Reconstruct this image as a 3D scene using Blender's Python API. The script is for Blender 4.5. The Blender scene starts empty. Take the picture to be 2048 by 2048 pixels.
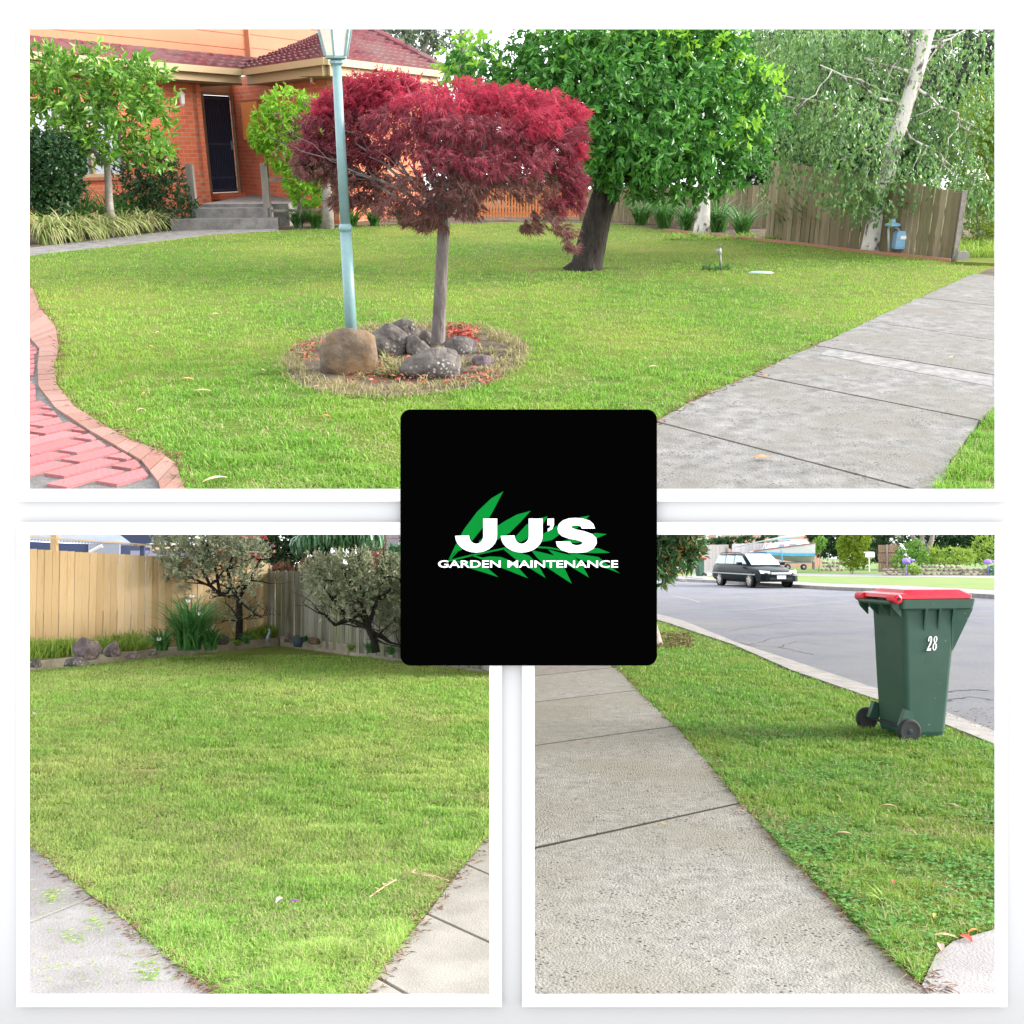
import bpy, bmesh, math, random
import numpy as np
from mathutils import Vector, Matrix, noise
S = bpy.context.scene
# ------------------------------------------------------------------ camera, sky, sun, exposure
F = 2000.0                                   # focal length of the camera in 2048ths of the frame
EYE = Vector((0, 0, 1.55))
PITCH = math.atan((1105-1024)/F)
cd = bpy.data.cameras.new('camera'); cam = bpy.data.objects.new('camera', cd); S.collection.objects.link(cam); S.camera = cam
cd.sensor_width = 36; cd.lens = 36*F/2048; cd.clip_start = .05; cd.clip_end = 1500
cam.location = EYE; cam.rotation_euler = (math.pi/2+PITCH, 0, 0)
SUN_EL, SUN_AZ = 21, 88
W = bpy.data.worlds.new('World'); S.world = W; W.use_nodes = True
nt = W.node_tree; bg = nt.nodes['Background']
sky = nt.nodes.new('ShaderNodeTexSky'); sky.sky_type = 'NISHITA'; sky.sun_disc = False
sky.sun_elevation = math.radians(SUN_EL); sky.sun_rotation = math.radians(SUN_AZ)
sky.air_density = 1.0; sky.dust_density = 2.5; sky.ozone_density = 1.0
mx = nt.nodes.new('ShaderNodeMixRGB'); mx.inputs[0].default_value = .72; mx.inputs[2].default_value = (9.6, 9.7, 10.0, 1)   # cloud cover
nt.links.new(sky.outputs[0], mx.inputs[1]); nt.links.new(mx.outputs[0], bg.inputs[0]); bg.inputs[1].default_value = .13
sl = bpy.data.lights.new('sun', 'SUN'); sl.energy = 3.3; sl.angle = math.radians(30); sl.color = (1, .97, .92)
so = bpy.data.objects.new('sun', sl); S.collection.objects.link(so)
az, el = math.radians(SUN_AZ), math.radians(SUN_EL)
so.rotation_euler = Vector((math.sin(az)*math.cos(el), math.cos(az)*math.cos(el), math.sin(el))).to_track_quat('Z', 'Y').to_euler()
S.view_settings.view_transform = 'Standard'; S.view_settings.look = 'None'; S.view_settings.gamma = 1
S.view_settings.exposure = 1.68
try:
    S.cycles.max_bounces = 6; S.cycles.diffuse_bounces = 5; S.cycles.transmission_bounces = 4; S.cycles.transparent_max_bounces = 6
    S.cycles.use_denoising = True
except Exception: pass
random.seed(7); RNG = np.random.default_rng(7)
rnd = random.uniform
# ------------------------------------------------------------------ the three places (each a rigid placement, real size)
TILT = PITCH+math.atan((1024-295)/F)
EY1 = Vector((0, 0, 1.5))
FR = {1: Matrix.Translation(EYE)@Matrix.Rotation(TILT, 4, 'X')@Matrix.Translation(-EY1),   # front garden, on a hillside above the others
      2: Matrix(), 0: Matrix.Translation(EYE)@Matrix.Rotation(PITCH, 4, 'X')}
def ray(fr, px, py):
    a = {1: PITCH-TILT, 2: PITCH, 0: 0}[fr]
    d = Matrix.Rotation(a, 3, 'X')@Vector((px-1024, F, 1024-py)); e = EY1 if fr == 1 else EYE
    return e, d
def G(fr, px, py, z=0.0):                    # point of the site plan at height z
    e, d = ray(fr, px, py); t = (z-e.z)/d.z; return e+d*t
def AT(fr, px, py, Y):                       # point at distance Y
    e, d = ray(fr, px, py); return e+d*(Y/d.y)
def pxs(fr, Y): return AT(fr, 1025, 1024, Y).x-AT(fr, 1024, 1024, Y).x
# ------------------------------------------------------------------ materials
def mat(name, c1, c2=None, sc=3.0, rough=.8, bump=0, bsc=30, spec=.3, rand=None, metal=0, leaf=0, big=None, bigsc=.6, contrast=(.35,.65), coat=0, spots=None, spotsc=60, spotr=.15, detail=6, stretch=None):
    m = bpy.data.materials.new(name); m.use_nodes = True; t = m.node_tree; N = t.nodes; L = t.links
    b = N['Principled BSDF']; b.inputs['Roughness'].default_value = rough; b.inputs['Specular IOR Level'].default_value = spec; b.inputs['Metallic'].default_value = metal
    if coat: b.inputs['Coat Weight'].default_value = coat; b.inputs['Coat Roughness'].default_value = .05
    tc = N.new('ShaderNodeTexCoord'); vec = tc.outputs['Object']
    if stretch:
        mp = N.new('ShaderNodeMapping'); mp.inputs['Scale'].default_value = stretch; L.new(vec, mp.inputs[0]); vec = mp.outputs[0]
    col = None
    def rgb(c): return (c[0], c[1], c[2], 1)
    def noisef(scale, lo, hi, det=detail):
        n = N.new('ShaderNodeTexNoise'); n.inputs['Scale'].default_value = scale; n.inputs['Detail'].default_value = det; n.inputs['Roughness'].default_value = .65; L.new(vec, n.inputs['Vector'])
        r = N.new('ShaderNodeMapRange'); r.inputs[1].default_value = lo; r.inputs[2].default_value = hi; L.new(n.outputs['Fac'], r.inputs[0]); return r.outputs[0]
    def mix(f, a, bb):
        x = N.new('ShaderNodeMixRGB'); L.new(f, x.inputs[0]) if not isinstance(f, float) else setattr(x.inputs[0], 'default_value', f)
        for i, c in ((1, a), (2, bb)):
            if isinstance(c, tuple): x.inputs[i].default_value = rgb(c)
            else: L.new(c, x.inputs[i])
        return x.outputs[0]
    col = c1
    if c2: col = mix(noisef(sc, *contrast), c1, c2)
    if rand:
        g = N.new('ShaderNodeNewGeometry'); col = mix_r = None or N.new('ShaderNodeValToRGB')
        L.new(g.outputs['Random Per Island'], mix_r.inputs[0]); el_ = mix_r.color_ramp.elements
        el_[0].color = rgb(rand[0]); el_[0].position = 0; el_[1].color = rgb(rand[-1]); el_[1].position = 1
        for i, c in enumerate(rand[1:-1]):
            e = el_.new((i+1)/(len(rand)-1)); e.color = rgb(c)
        col = mix_r.outputs[0]
        if c2: col = mix(noisef(sc, *contrast), col, c2)
        elif c1 is not None and c1 != rand[0]: col = mix(.35, col, c1)
    if big: col = mix(noisef(bigsc, .42, .66, 3), col, big)
    if spots:
        v = N.new('ShaderNodeTexVoronoi'); v.inputs['Scale'].default_value = spotsc; L.new(vec, v.inputs['Vector'])
        r = N.new('ShaderNodeMapRange'); r.inputs[1].default_value = spotr; r.inputs[2].default_value = spotr*1.6; r.inputs[3].default_value = 1; r.inputs[4].default_value = 0; L.new(v.outputs['Distance'], r.inputs[0])
        ns = noisef(spotsc*.12, .45, .6, 2); mu = N.new('ShaderNodeMath'); mu.operation = 'MULTIPLY'; L.new(r.outputs[0], mu.inputs[0]); L.new(ns, mu.inputs[1])
        col = mix(mu.outputs[0], col, spots)
    if isinstance(col, tuple): b.inputs['Base Color'].default_value = rgb(col)
    else: L.new(col, b.inputs['Base Color'])
    if bump:
        n = N.new('ShaderNodeTexNoise'); n.inputs['Scale'].default_value = bsc; n.inputs['Detail'].default_value = 8; L.new(vec, n.inputs['Vector'])
        bu = N.new('ShaderNodeBump'); bu.inputs['Strength'].default_value = min(1, bump); bu.inputs['Distance'].default_value = .02*max(1, bump); L.new(n.outputs['Fac'], bu.inputs['Height']); L.new(bu.outputs[0], b.inputs['Normal'])
    if leaf:
        tr = N.new('ShaderNodeBsdfTranslucent'); ms = N.new('ShaderNodeMixShader'); ms.inputs[0].default_value = leaf
        if isinstance(col, tuple): tr.inputs[0].default_value = rgb(col)
        else: L.new(col, tr.inputs[0])
        L.new(b.outputs[0], ms.inputs[1]); L.new(tr.outputs[0], ms.inputs[2]); L.new(ms.outputs[0], N['Material Output'].inputs[0])
    return m
def brickmat(name, c1, c2, mortar, sx=1.0, rowh=.086, bw=.24, ms=.01, bump=.4):
    m = bpy.data.materials.new(name); m.use_nodes = True; t = m.node_tree; N = t.nodes; L = t.links; b = N['Principled BSDF']; b.inputs['Roughness'].default_value = .85
    tc = N.new('ShaderNodeTexCoord'); sp = N.new('ShaderNodeSeparateXYZ'); cb = N.new('ShaderNodeCombineXYZ'); L.new(tc.outputs['Object'], sp.inputs[0]); L.new(sp.outputs[0], cb.inputs[0]); L.new(sp.outputs[2], cb.inputs[1])
    br = N.new('ShaderNodeTexBrick'); br.inputs['Scale'].default_value = 1; br.inputs['Row Height'].default_value = rowh; br.inputs['Brick Width'].default_value = bw; br.inputs['Mortar Size'].default_value = ms; br.inputs['Mortar Smooth'].default_value = .3
    br.inputs['Color1'].default_value = (*c1, 1); br.inputs['Color2'].default_value = (*c2, 1); br.inputs['Mortar'].default_value = (*mortar, 1); br.inputs['Bias'].default_value = -.4; L.new(cb.outputs[0], br.inputs['Vector'])
    n = N.new('ShaderNodeTexNoise'); n.inputs['Scale'].default_value = 7; n.inputs['Detail'].default_value = 6; L.new(tc.outputs['Object'], n.inputs['Vector'])
    hs = N.new('ShaderNodeHueSaturation'); mr = N.new('ShaderNodeMapRange'); mr.inputs[3].default_value = .75; mr.inputs[4].default_value = 1.25; L.new(n.outputs['Fac'], mr.inputs[0]); L.new(mr.outputs[0], hs.inputs['Value']); L.new(br.outputs['Color'], hs.inputs['Color']); L.new(hs.outputs[0], b.inputs['Base Color'])
    bu = N.new('ShaderNodeBump'); bu.inputs['Strength'].default_value = bump; bu.inputs['Distance'].default_value = .01; bu.invert = True; L.new(br.outputs['Fac'], bu.inputs['Height']); L.new(bu.outputs[0], b.inputs['Normal'])
    return m
# ------------------------------------------------------------------ mesh building
class MB:
    def __init__(s): s.V = []; s.F = []; s.n = 0
    def add(s, V, Fs, m=0):
        V = np.asarray(V, float).reshape(-1, 3); s.V.append(V)
        if isinstance(Fs, np.ndarray): s.F.append((Fs+s.n, m))
        else:
            for f in Fs: s.F.append((np.array([f])+s.n, m))
        s.n += len(V); return s
    def box(s, c, sz, rz=0, m=0, R=None):
        x, y, z = sz[0]/2, sz[1]/2, sz[2]/2
        v = [Vector(p) for p in ((-x,-y,-z),(x,-y,-z),(x,y,-z),(-x,y,-z),(-x,-y,z),(x,-y,z),(x,y,z),(-x,y,z))]
        R = R or Matrix.Rotation(rz, 3, 'Z'); c = Vector(c)
        return s.add([R@p+c for p in v], np.array([(0,3,2,1),(4,5,6,7),(0,1,5,4),(1,2,6,5),(2,3,7,6),(3,0,4,7)]), m)
    def bar(s, a, b, w, h, m=0):                       # beam from a to b
        a, b = Vector(a), Vector(b); d = b-a; u = d.normalized(); up = Vector((0,0,1)) if abs(u.z) < .95 else Vector((0,1,0))
        r = u.cross(up).normalized(); q = r.cross(u)
        R = Matrix((u, r, q)).transposed(); return s.box((a+b)/2, (d.length, w, h), R=R, m=m)
    def prism(s, poly, z0, z1, m=0):
        n = len(poly); a = sum(poly[i][0]*poly[(i+1) % n][1]-poly[(i+1) % n][0]*poly[i][1] for i in range(n))
        if a < 0: poly = poly[::-1]
        V = [(p[0], p[1], z0) for p in poly]+[(p[0], p[1], z1) for p in poly]
        Fs = [tuple(range(n-1, -1, -1)), tuple(range(n, 2*n))]+[(i, (i+1) % n, n+(i+1) % n, n+i) for i in range(n)]
        return s.add(V, Fs, m)
    def extr(s, poly, off, m=0):                       # planar 3-D polygon pushed by off
        n = len(poly); poly = [Vector(p) for p in poly]; off = Vector(off)
        return s.add(poly+[p+off for p in poly], [tuple(range(n)), tuple(range(2*n-1, n-1, -1))]+[(i, n+i, n+(i+1) % n, (i+1) % n) for i in range(n)], m)
    def tube(s, pts, rad, k=8, m=0, cap=True):
        pts = [Vector(p) for p in pts]; rad = rad if isinstance(rad, (list, tuple)) else [rad]*len(pts); V = []; u = Vector((1, .1, .05))
        for i, p in enumerate(pts):
            d = (pts[min(i+1, len(pts)-1)]-pts[max(i-1, 0)]).normalized()
            u = (u-d*u.dot(d)); u = u.normalized() if u.length > 1e-4 else d.orthogonal().normalized(); w = d.cross(u)
            V += [p+(u*math.cos(2*math.pi*j/k)+w*math.sin(2*math.pi*j/k))*rad[i] for j in range(k)]
        Fs = np.array([(i*k+j, i*k+(j+1) % k, (i+1)*k+(j+1) % k, (i+1)*k+j) for i in range(len(pts)-1) for j in range(k)])
        n0 = s.n; s.add(V, Fs, m)
        if cap: s.F.append((np.array([list(range(k-1, -1, -1))])+n0, m)); s.F.append((np.array([[k*(len(pts)-1)+j for j in range(k)]])+n0, m))
        return s
    def lathe(s, c, prof, k=16, axis='Z', m=0, R=None, sc=(1,1)):
        c = Vector(c); R = R or {'Z': Matrix.Identity(3), 'Y': Matrix.Rotation(-math.pi/2, 3, 'X'), 'X': Matrix.Rotation(math.pi/2, 3, 'Y')}[axis]; V = []
        for r, z in prof: V += [R@Vector((r*sc[0]*math.cos(2*math.pi*(j+.5)/k), r*sc[1]*math.sin(2*math.pi*(j+.5)/k), z))+c for j in range(k)]
        n0 = s.n; s.add(V, np.array([(i*k+j, i*k+(j+1) % k, (i+1)*k+(j+1) % k, (i+1)*k+j) for i in range(len(prof)-1) for j in range(k)]), m)
        s.F.append((np.array([list(range(k-1, -1, -1))])+n0, m)); s.F.append((np.array([[k*(len(prof)-1)+j for j in range(k)]])+n0, m)); return s
    def loft(s, rings, m=0, cap=True):
        k = len(rings[0]); V = [p for r in rings for p in r]; n0 = s.n
        s.add(V, np.array([(i*k+j, i*k+(j+1) % k, (i+1)*k+(j+1) % k, (i+1)*k+j) for i in range(len(rings)-1) for j in range(k)]), m)
        if cap: s.F.append((np.array([list(range(k-1, -1, -1))])+n0, m)); s.F.append((np.array([[k*(len(rings)-1)+j for j in range(k)]])+n0, m))
        return s
def mesh_of(mb, org, smooth=False):
    V = np.concatenate(mb.V)-np.array(org, float); me = bpy.data.meshes.new('mesh')
    idx = np.concatenate([f.reshape(-1) for f, m in mb.F]).astype(np.int32); tot = np.concatenate([np.full(len(f), f.shape[1]) for f, m in mb.F]).astype(np.int32); mi = np.concatenate([np.full(len(f), m) for f, m in mb.F]).astype(np.int32)
    me.vertices.add(len(V)); me.vertices.foreach_set('co', V.astype(np.float32).ravel()); me.loops.add(len(idx)); me.loops.foreach_set('vertex_index', idx)
    me.polygons.add(len(tot)); st = np.concatenate(([0], np.cumsum(tot)[:-1])).astype(np.int32); me.polygons.foreach_set('loop_start', st); me.polygons.foreach_set('loop_total', tot); me.polygons.foreach_set('material_index', mi)
    me.polygons.foreach_set('use_smooth', np.full(len(tot), bool(smooth)))
    me.update(calc_edges=True); me.validate(); return me
ORG = {}
def props(o, label=None, cat=None, group=None, kind=None):
    if label: o['label'] = label
    if cat: o['category'] = cat
    if group: o['group'] = group
    if kind: o['kind'] = kind
    return o
def thing(name, fr, loc, label, cat, group=None):
    o = bpy.data.objects.new(name, None); o.empty_display_size = .1; S.collection.objects.link(o); loc = Vector(loc)
    o.matrix_basis = FR[fr]@Matrix.Translation(loc); ORG[o] = loc; return props(o, label, cat, group)
def part(name, mb, mats, parent, smooth=False, label=None, kind=None):
    me = mesh_of(mb, ORG[parent], smooth); [me.materials.append(m) for m in (mats if isinstance(mats, (list, tuple)) else [mats])]
    o = bpy.data.objects.new(name, me); S.collection.objects.link(o); o.parent = parent; ORG[o] = ORG[parent]; return props(o, label, kind=kind)
def solo(name, mb, mats, fr, loc, label=None, cat=None, group=None, kind=None, smooth=False):
    loc = Vector(loc); me = mesh_of(mb, loc, smooth); [me.materials.append(m) for m in (mats if isinstance(mats, (list, tuple)) else [mats])]
    o = bpy.data.objects.new(name, me); S.collection.objects.link(o); o.matrix_basis = FR[fr]@Matrix.Translation(loc); ORG[o] = loc; return props(o, label, cat, group, kind)
def struct(name, mb, mats, fr, smooth=False): return solo(name, mb, mats, fr, (0, 0, 0), kind='structure', smooth=smooth)
def wallpart(name, m, parent, p0, p1, z0, z1, th=.12, label=None):       # upright slab from p0 to p1 with its own axes (x along it, z up)
    p0, p1 = Vector((p0[0], p0[1], 0)), Vector((p1[0], p1[1], 0)); d = p1-p0; a = math.atan2(d.y, d.x); mb = MB().box((d.length/2, th/2, (z0+z1)/2), (d.length, th, z1-z0))
    me = mesh_of(mb, (0, 0, 0)); me.materials.append(m); o = bpy.data.objects.new(name, me); S.collection.objects.link(o); o.parent = parent
    o.matrix_basis = Matrix.Translation(p0-Vector(ORG[parent]))@Matrix.Rotation(a, 4, 'Z'); return props(o, label)
def unit(n):
    v = RNG.normal(size=(n, 3)); return v/np.linalg.norm(v, axis=1)[:, None]
def leaves(mb, P, D, L, Wd, fold=.15, m=0, up=None):
    n = len(P); D = D/np.linalg.norm(D, axis=1)[:, None]; L = np.broadcast_to(L, (n,))[:, None]; Wd = np.broadcast_to(Wd, (n,))[:, None]
    U = unit(n) if up is None else np.broadcast_to(up, (n, 3))+unit(n)*.5
    Sd = np.cross(D, U); Sd /= np.linalg.norm(Sd, axis=1)[:, None]+1e-9; Nn = np.cross(Sd, D)
    a = P; t = P+D*L-Nn*L*.12; l = P+D*L*.45+Sd*Wd/2+Nn*Wd*fold; r = P+D*L*.45-Sd*Wd/2+Nn*Wd*fold; c = P+D*L*.45
    V = np.stack([a, l, t, r], 1).reshape(-1, 3); i = np.arange(n)[:, None]*4
    mb.add(V, np.concatenate([i+np.array([[0, 3, 2]]), i+np.array([[0, 2, 1]])]).reshape(-1, 3), m)
def foliage(mb, clumps, dens, nl, L, Wd, tl=.12, droop=.1, shell=.55, jit=.15, outw=.6, m=0, lv=.35):
    """clumps: (centre, radii); dens twigs per unit of clump surface; each twig carries nl leaves"""
    for c, r in clumps:
        c = np.array(c, float); r = np.array(r if hasattr(r, '__len__') else (r, r, r), float); n = max(3, int(dens*(r[0]*r[1]+r[1]*r[2]+r[0]*r[2])*4.2))
        u = unit(n); rad = shell+(1-shell)*RNG.random(n)**.6; k = RNG.random(n) < .12; rad[k] *= 1+jit*2*RNG.random(k.sum())
        P = c+u*r*rad[:, None]; D = u*outw+unit(n)*.5+np.array([0, 0, .25-droop*2]); D /= np.linalg.norm(D, axis=1)[:, None]
        P = np.repeat(P, nl, 0); D2 = np.repeat(D, nl, 0); s = RNG.random(len(P))[:, None]
        P = P+D2*s*tl; D3 = D2*.55+unit(len(P))*.75+np.array([0, 0, -droop])
        leaves(mb, P, D3, L*(1-lv+2*lv*RNG.random(len(P))), Wd*(1-lv+2*lv*RNG.random(len(P))), m=m)
def limb(mb, a, b, r0, r1, wob=.08, n=6, k=7):
    a, b = Vector(a), Vector(b); L = (b-a).length; pts = [a.lerp(b, i/n)+Vector((rnd(-1,1), rnd(-1,1), rnd(-.4,.4)))*wob*L*math.sin(math.pi*i/n)*.6 for i in range(n+1)]
    mb.tube(pts, [r0+(r1-r0)*i/n for i in range(n+1)], k); return pts
def inpoly(X, Y, poly):
    c = np.zeros(len(X), bool); n = len(poly)
    for i in range(n):
        x1, y1 = poly[i][0], poly[i][1]; x2, y2 = poly[(i+1) % n][0], poly[(i+1) % n][1]
        if y1 == y2: continue
        t = ((y1 > Y) != (y2 > Y)) & (X < (x2-x1)*(Y-y1)/(y2-y1)+x1); c ^= t
    return c
def scatter(n, y0, y1, k, k0=0.0, side=0, p=2.0):
    u = RNG.random(n); Y = 1/(1/y0+(1/y1-1/y0)*u) if p == 2 else (y0**(1-p)+(y1**(1-p)-y0**(1-p))*u)**(1/(1-p)); X = (RNG.random(n)*2-1)*(k*Y+k0)
    if side: X = np.abs(X)*side
    return X, Y
def blades(mb, X, Y, Z, H, Wd, lean=.6, m=0):
    n = len(X); a = RNG.random(n)*2*math.pi; ln = lean*RNG.random(n); dx, dy = np.cos(a)*ln*H, np.sin(a)*ln*H; b = a+math.pi/2+RNG.normal(size=n)*.6; sx, sy = np.cos(b)*Wd/2, np.sin(b)*Wd/2
    B = np.stack([X, Y, np.broadcast_to(Z, n)], 1); Sv = np.stack([sx, sy, sx*0], 1); Mv = np.stack([dx*.35, dy*.35, H*.6], 1); T = np.stack([dx*1.2, dy*1.2, H*(1-.35*ln)], 1)
    V = np.stack([B-Sv, B+Sv, B+Mv+Sv*.8, B+Mv-Sv*.8, B+T], 1).reshape(-1, 3); i = np.arange(n)[:, None]*5
    n0 = mb.n; mb.add(V, i+np.array([[0, 1, 2, 3]]), m); mb.F.append((i+np.array([[3, 2, 4]])+n0, m))
def lawn_grass(fr, poly, n, y0, y1, k, mat_, label, holes=(), H=.035, Wd=.0035, side=0, tall=None, p=2.0):
    X, Y = scatter(n, y0, y1, k, .3, side, p); ok = inpoly(X, Y, poly)
    for h in holes: ok &= ~inpoly(X, Y, h)
    cn = np.array([noise.noise((x*5.5, y*5.5, fr+7)) for x, y in zip(X, Y)]); ok &= (cn > -.28) | (RNG.random(len(X)) < .45)
    X, Y, cn = X[ok], Y[ok], cn[ok]; hh = (1+.7*cn)*H*(.6+.8*RNG.random(len(X)))
    cl = np.array([noise.noise((x*1.7, y*1.7, fr)) for x, y in zip(X, Y)]); hh *= 1+.5*cl
    wd = Wd*(.7+.6*RNG.random(len(X)))*(.6+Y/7); mb = MB(); dr = RNG.random(len(X)) < .03+.10*np.clip(-cl*2, 0, 1)
    blades(mb, X[~dr], Y[~dr], .004, hh[~dr], wd[~dr], 1.05); blades(mb, X[dr], Y[dr], .012, hh[dr]*1.25, wd[dr]*.8, 2.2, m=1); mat_ = [mat_, M['straw']]
    return solo('grass', mb, mat_, fr, (0, 0, 0), label, 'grass', kind='stuff')
def wobble(pts, amp=.012, step=.12):
    out = []
    for a, b in zip(pts[:-1], pts[1:]):
        a, b = Vector(a), Vector(b); n = max(1, int((b-a).length/step))
        out += [a.lerp(b, i/n)+Vector((rnd(-amp, amp), rnd(-amp, amp), 0)) for i in range(n)]
    return out+[Vector(pts[-1])]
def rock(c, r, seed=0, amp=.25, sub=3, fl=.0, freq=1.3):
    bm = bmesh.new(); bmesh.ops.create_icosphere(bm, subdivisions=sub, radius=1); V = []; rr_ = random.Random(seed); pls = [(Vector((rr_.gauss(0,1), rr_.gauss(0,1), rr_.gauss(0,1))).normalized(), rr_.uniform(.62,.85)) for _ in range(9)]
    for v in bm.verts:
        d = v.co.normalized(); q = 1+amp*noise.noise(d*freq+Vector((seed*3.1, seed, 5)))+amp*.4*noise.noise(d*3.2+Vector((seed, 2, 1)))+amp*.15*noise.noise(d*9+Vector((seed, 2, 1)))
        for n_, l_ in pls:
            k_ = d.dot(n_)
            if k_ > .2: q = min(q, l_/k_+.03*noise.noise(d*7))
        q *= 1.12
        V.append((c[0]+d.x*q*r[0], c[1]+d.y*q*r[1], c[2]+max(d.z*q, -.55)*r[2]))
    Fs = np.array([[v.index for v in f.verts] for f in bm.faces]); bm.free(); return V, Fs
def straps(mb, c, n, L, Wd, spread=.8, up=.6, seg=5, m=0, droop=1.0, hang=False):
    c = Vector(c); V = []; Fs = []; 
    for i in range(n):
        a = rnd(0, 2*math.pi); t = rnd(.15, 1)*spread; l = L*rnd(.6, 1.1); p = c+Vector((rnd(-1,1), rnd(-1,1), 0))*.12*L; h = Vector((math.cos(a), math.sin(a), 0)); s = Vector((-h.y, h.x, 0)); b = len(V); an = math.atan2(up+.3, t)
        for j in range(seg+1):
            w = Wd*(1-(j/seg)**2)/2+.0005; V += [p-s*w, p+s*w]
            p = p+(h*math.cos(an)+Vector((0,0,1))*math.sin(an))*l/seg; an -= droop*rnd(.2, .5)*(1.4-up*.5)
            if p.z < c.z+.01 and not hang: p.z = c.z+.01
        Fs += [(b+2*j, b+2*j+1, b+2*j+3, b+2*j+2) for j in range(seg)]
    mb.add(V, np.array(Fs), m)
def palings(mb, a, b, h0, h1, w=.11, gap=.008, th=.018, z0=0.0, z1=None, jit=.015, m=0, lean=.0):
    a, b = Vector(a), Vector(b); L = (b-a).length; n = max(1, int(L/(w+gap))); u = (b-a).normalized(); rz = math.atan2(u.y, u.x); z1 = z0 if z1 is None else z1
    for i in range(n):
        t = (i+.5)/n; h = h0+(h1-h0)*t+rnd(-jit, jit); zb = z0+(z1-z0)*t; p = a.lerp(b, t); off = rnd(-.003, .003)+(.008 if i % 2 else 0)
        mb.box((p.x+u.y*off, p.y-u.x*off, zb+(h-zb)/2), (w*rnd(.92, 1.06), th, h-zb), rz, m, R=Matrix.Rotation(rz, 3, 'Z')@Matrix.Rotation(rnd(-.008,.008), 3, 'Y'))
# ------------------------------------------------------------------ palette
M = {}
M['board'] = mat('mount_paint', (.37,.37,.37), rough=.9, spec=.05)
M['frame'] = mat('frame_paint', (.48,.48,.48), rough=.9, spec=.05)
M['black'] = mat('sign_black', (.0005,.0005,.0005), rough=1, spec=0)
M['signwhite'] = mat('letter_white', (.62,.62,.62), rough=.8, spec=.05)
M['signgreen'] = mat('emblem_green', (.002,.115,.016), rough=.9, spec=.0)
M['soil'] = mat('soil', (.035,.026,.02), (.09,.07,.05), 9, bump=1.2, bsc=40, big=(.16,.12,.07), bigsc=1.5, rough=1)
M['straw'] = mat('straw', (.40,.36,.18), rand=((.20,.18,.08),(.30,.27,.14),(.24,.28,.09)), rough=.8, leaf=.2)
M['turf1'] = mat('turf_base', (.05,.085,.014), (.10,.15,.025), 6, bump=1, bsc=60, big=(.15,.16,.035), bigsc=.35, rough=1, spec=.1)
M['blade1'] = mat('grass_blade', (.13,.28,.03), rand=((.05,.15,.014),(.11,.29,.025),(.17,.40,.04),(.26,.40,.09)), big=(.26,.38,.055), bigsc=.33, rough=.6, spec=.25, leaf=.35)
M['turf2'] = mat('turf_base_back', (.13,.20,.04), (.22,.28,.07), 5, bump=1, bsc=60, big=(.24,.24,.07), bigsc=.4, rough=1, spec=.1)
M['blade2'] = mat('grass_blade_back', (.22,.38,.06), rand=((.13,.28,.04),(.24,.48,.08),(.34,.58,.11),(.46,.60,.20)), big=(.46,.55,.17), bigsc=.5, rough=.6, spec=.25, leaf=.35)
M['turf3'] = mat('turf_base_verge', (.05,.10,.015), (.09,.16,.03), 6, bump=1, bsc=60, big=(.16,.20,.05), bigsc=.6, rough=1, spec=.1)
M['blade3'] = mat('grass_blade_verge', (.13,.30,.04), rand=((.05,.14,.02),(.12,.29,.04),(.19,.40,.06),(.36,.42,.16)), big=(.22,.32,.05), bigsc=.7, rough=.6, spec=.25, leaf=.35)
M['concrete1'] = mat('concrete_front', (.085,.082,.076), (.21,.205,.195), 9, bump=.5, bsc=90, contrast=(.3,.7), rough=.9, spots=(.07,.065,.06), spotsc=38, spotr=.22, big=(.135,.126,.11), bigsc=1.3)
M['concrete2'] = mat('concrete_yard', (.17,.165,.16), (.33,.315,.31), 3, bump=.4, bsc=90, contrast=(.3,.7), rough=.9, spots=(.22,.21,.2), spotsc=60, spotr=.2, big=(.25,.23,.23), bigsc=1.2)
M['paver2'] = mat('paver_yard', (.22,.205,.18), (.29,.27,.24), 5, bump=.3, bsc=120, rough=.9)
M['concrete3'] = mat('concrete_street', (.19,.182,.165), (.34,.325,.295), 14, bump=1.5, bsc=90, contrast=(.3,.7), rough=.95, spots=(.05,.048,.045), spotsc=38, spotr=.20, big=(.23,.215,.175), bigsc=.8)
M['kerb'] = mat('kerb_concrete', (.18,.17,.165), (.28,.265,.25), 4, bump=.5, bsc=60, rough=.9)
M['asphalt'] = mat('asphalt', (.115,.122,.15), (.17,.178,.21), .9, bump=.8, bsc=160, contrast=(.3,.7), rough=.9, spots=(.10,.10,.11), spotsc=30, spotr=.2, big=(.18,.182,.19), bigsc=.25)
M['tar'] = mat('tar', (.06,.06,.065), rough=.8)
M['paleline'] = mat('pale_patch', (.24,.24,.26), rough=.9)
M['clad'] = mat('orange_cladding', (.34,.115,.05), (.30,.10,.045), 2, rough=.6)
M['brick'] = brickmat('orange_brick', (.64,.155,.065), (.48,.105,.055), (.52,.26,.17))
M['tile'] = mat('roof_tile', (.14,.03,.04), (.20,.06,.07), 5, rough=.7, rand=((.06,.014,.024),(.10,.025,.035),(.13,.04,.05)), big=(.16,.09,.09), bigsc=1.1)
M['fascia'] = mat('tan_fascia', (.34,.25,.14), rough=.5)
M['soffit'] = mat('soffit', (.24,.19,.12), rough=.7)
M['navy'] = mat('navy_door', (.01,.014,.03), rough=.5)
M['navybar'] = mat('navy_bar', (.055,.07,.12), rough=.4)
M['trim'] = mat('timber_trim', (.22,.15,.09), (.30,.21,.13), 8, rough=.7)
M['greywood'] = mat('weathered_timber', (.17,.15,.13), (.28,.25,.22), 6, bump=.6, bsc=30, rough=.9, stretch=(1,1,.2))
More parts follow.
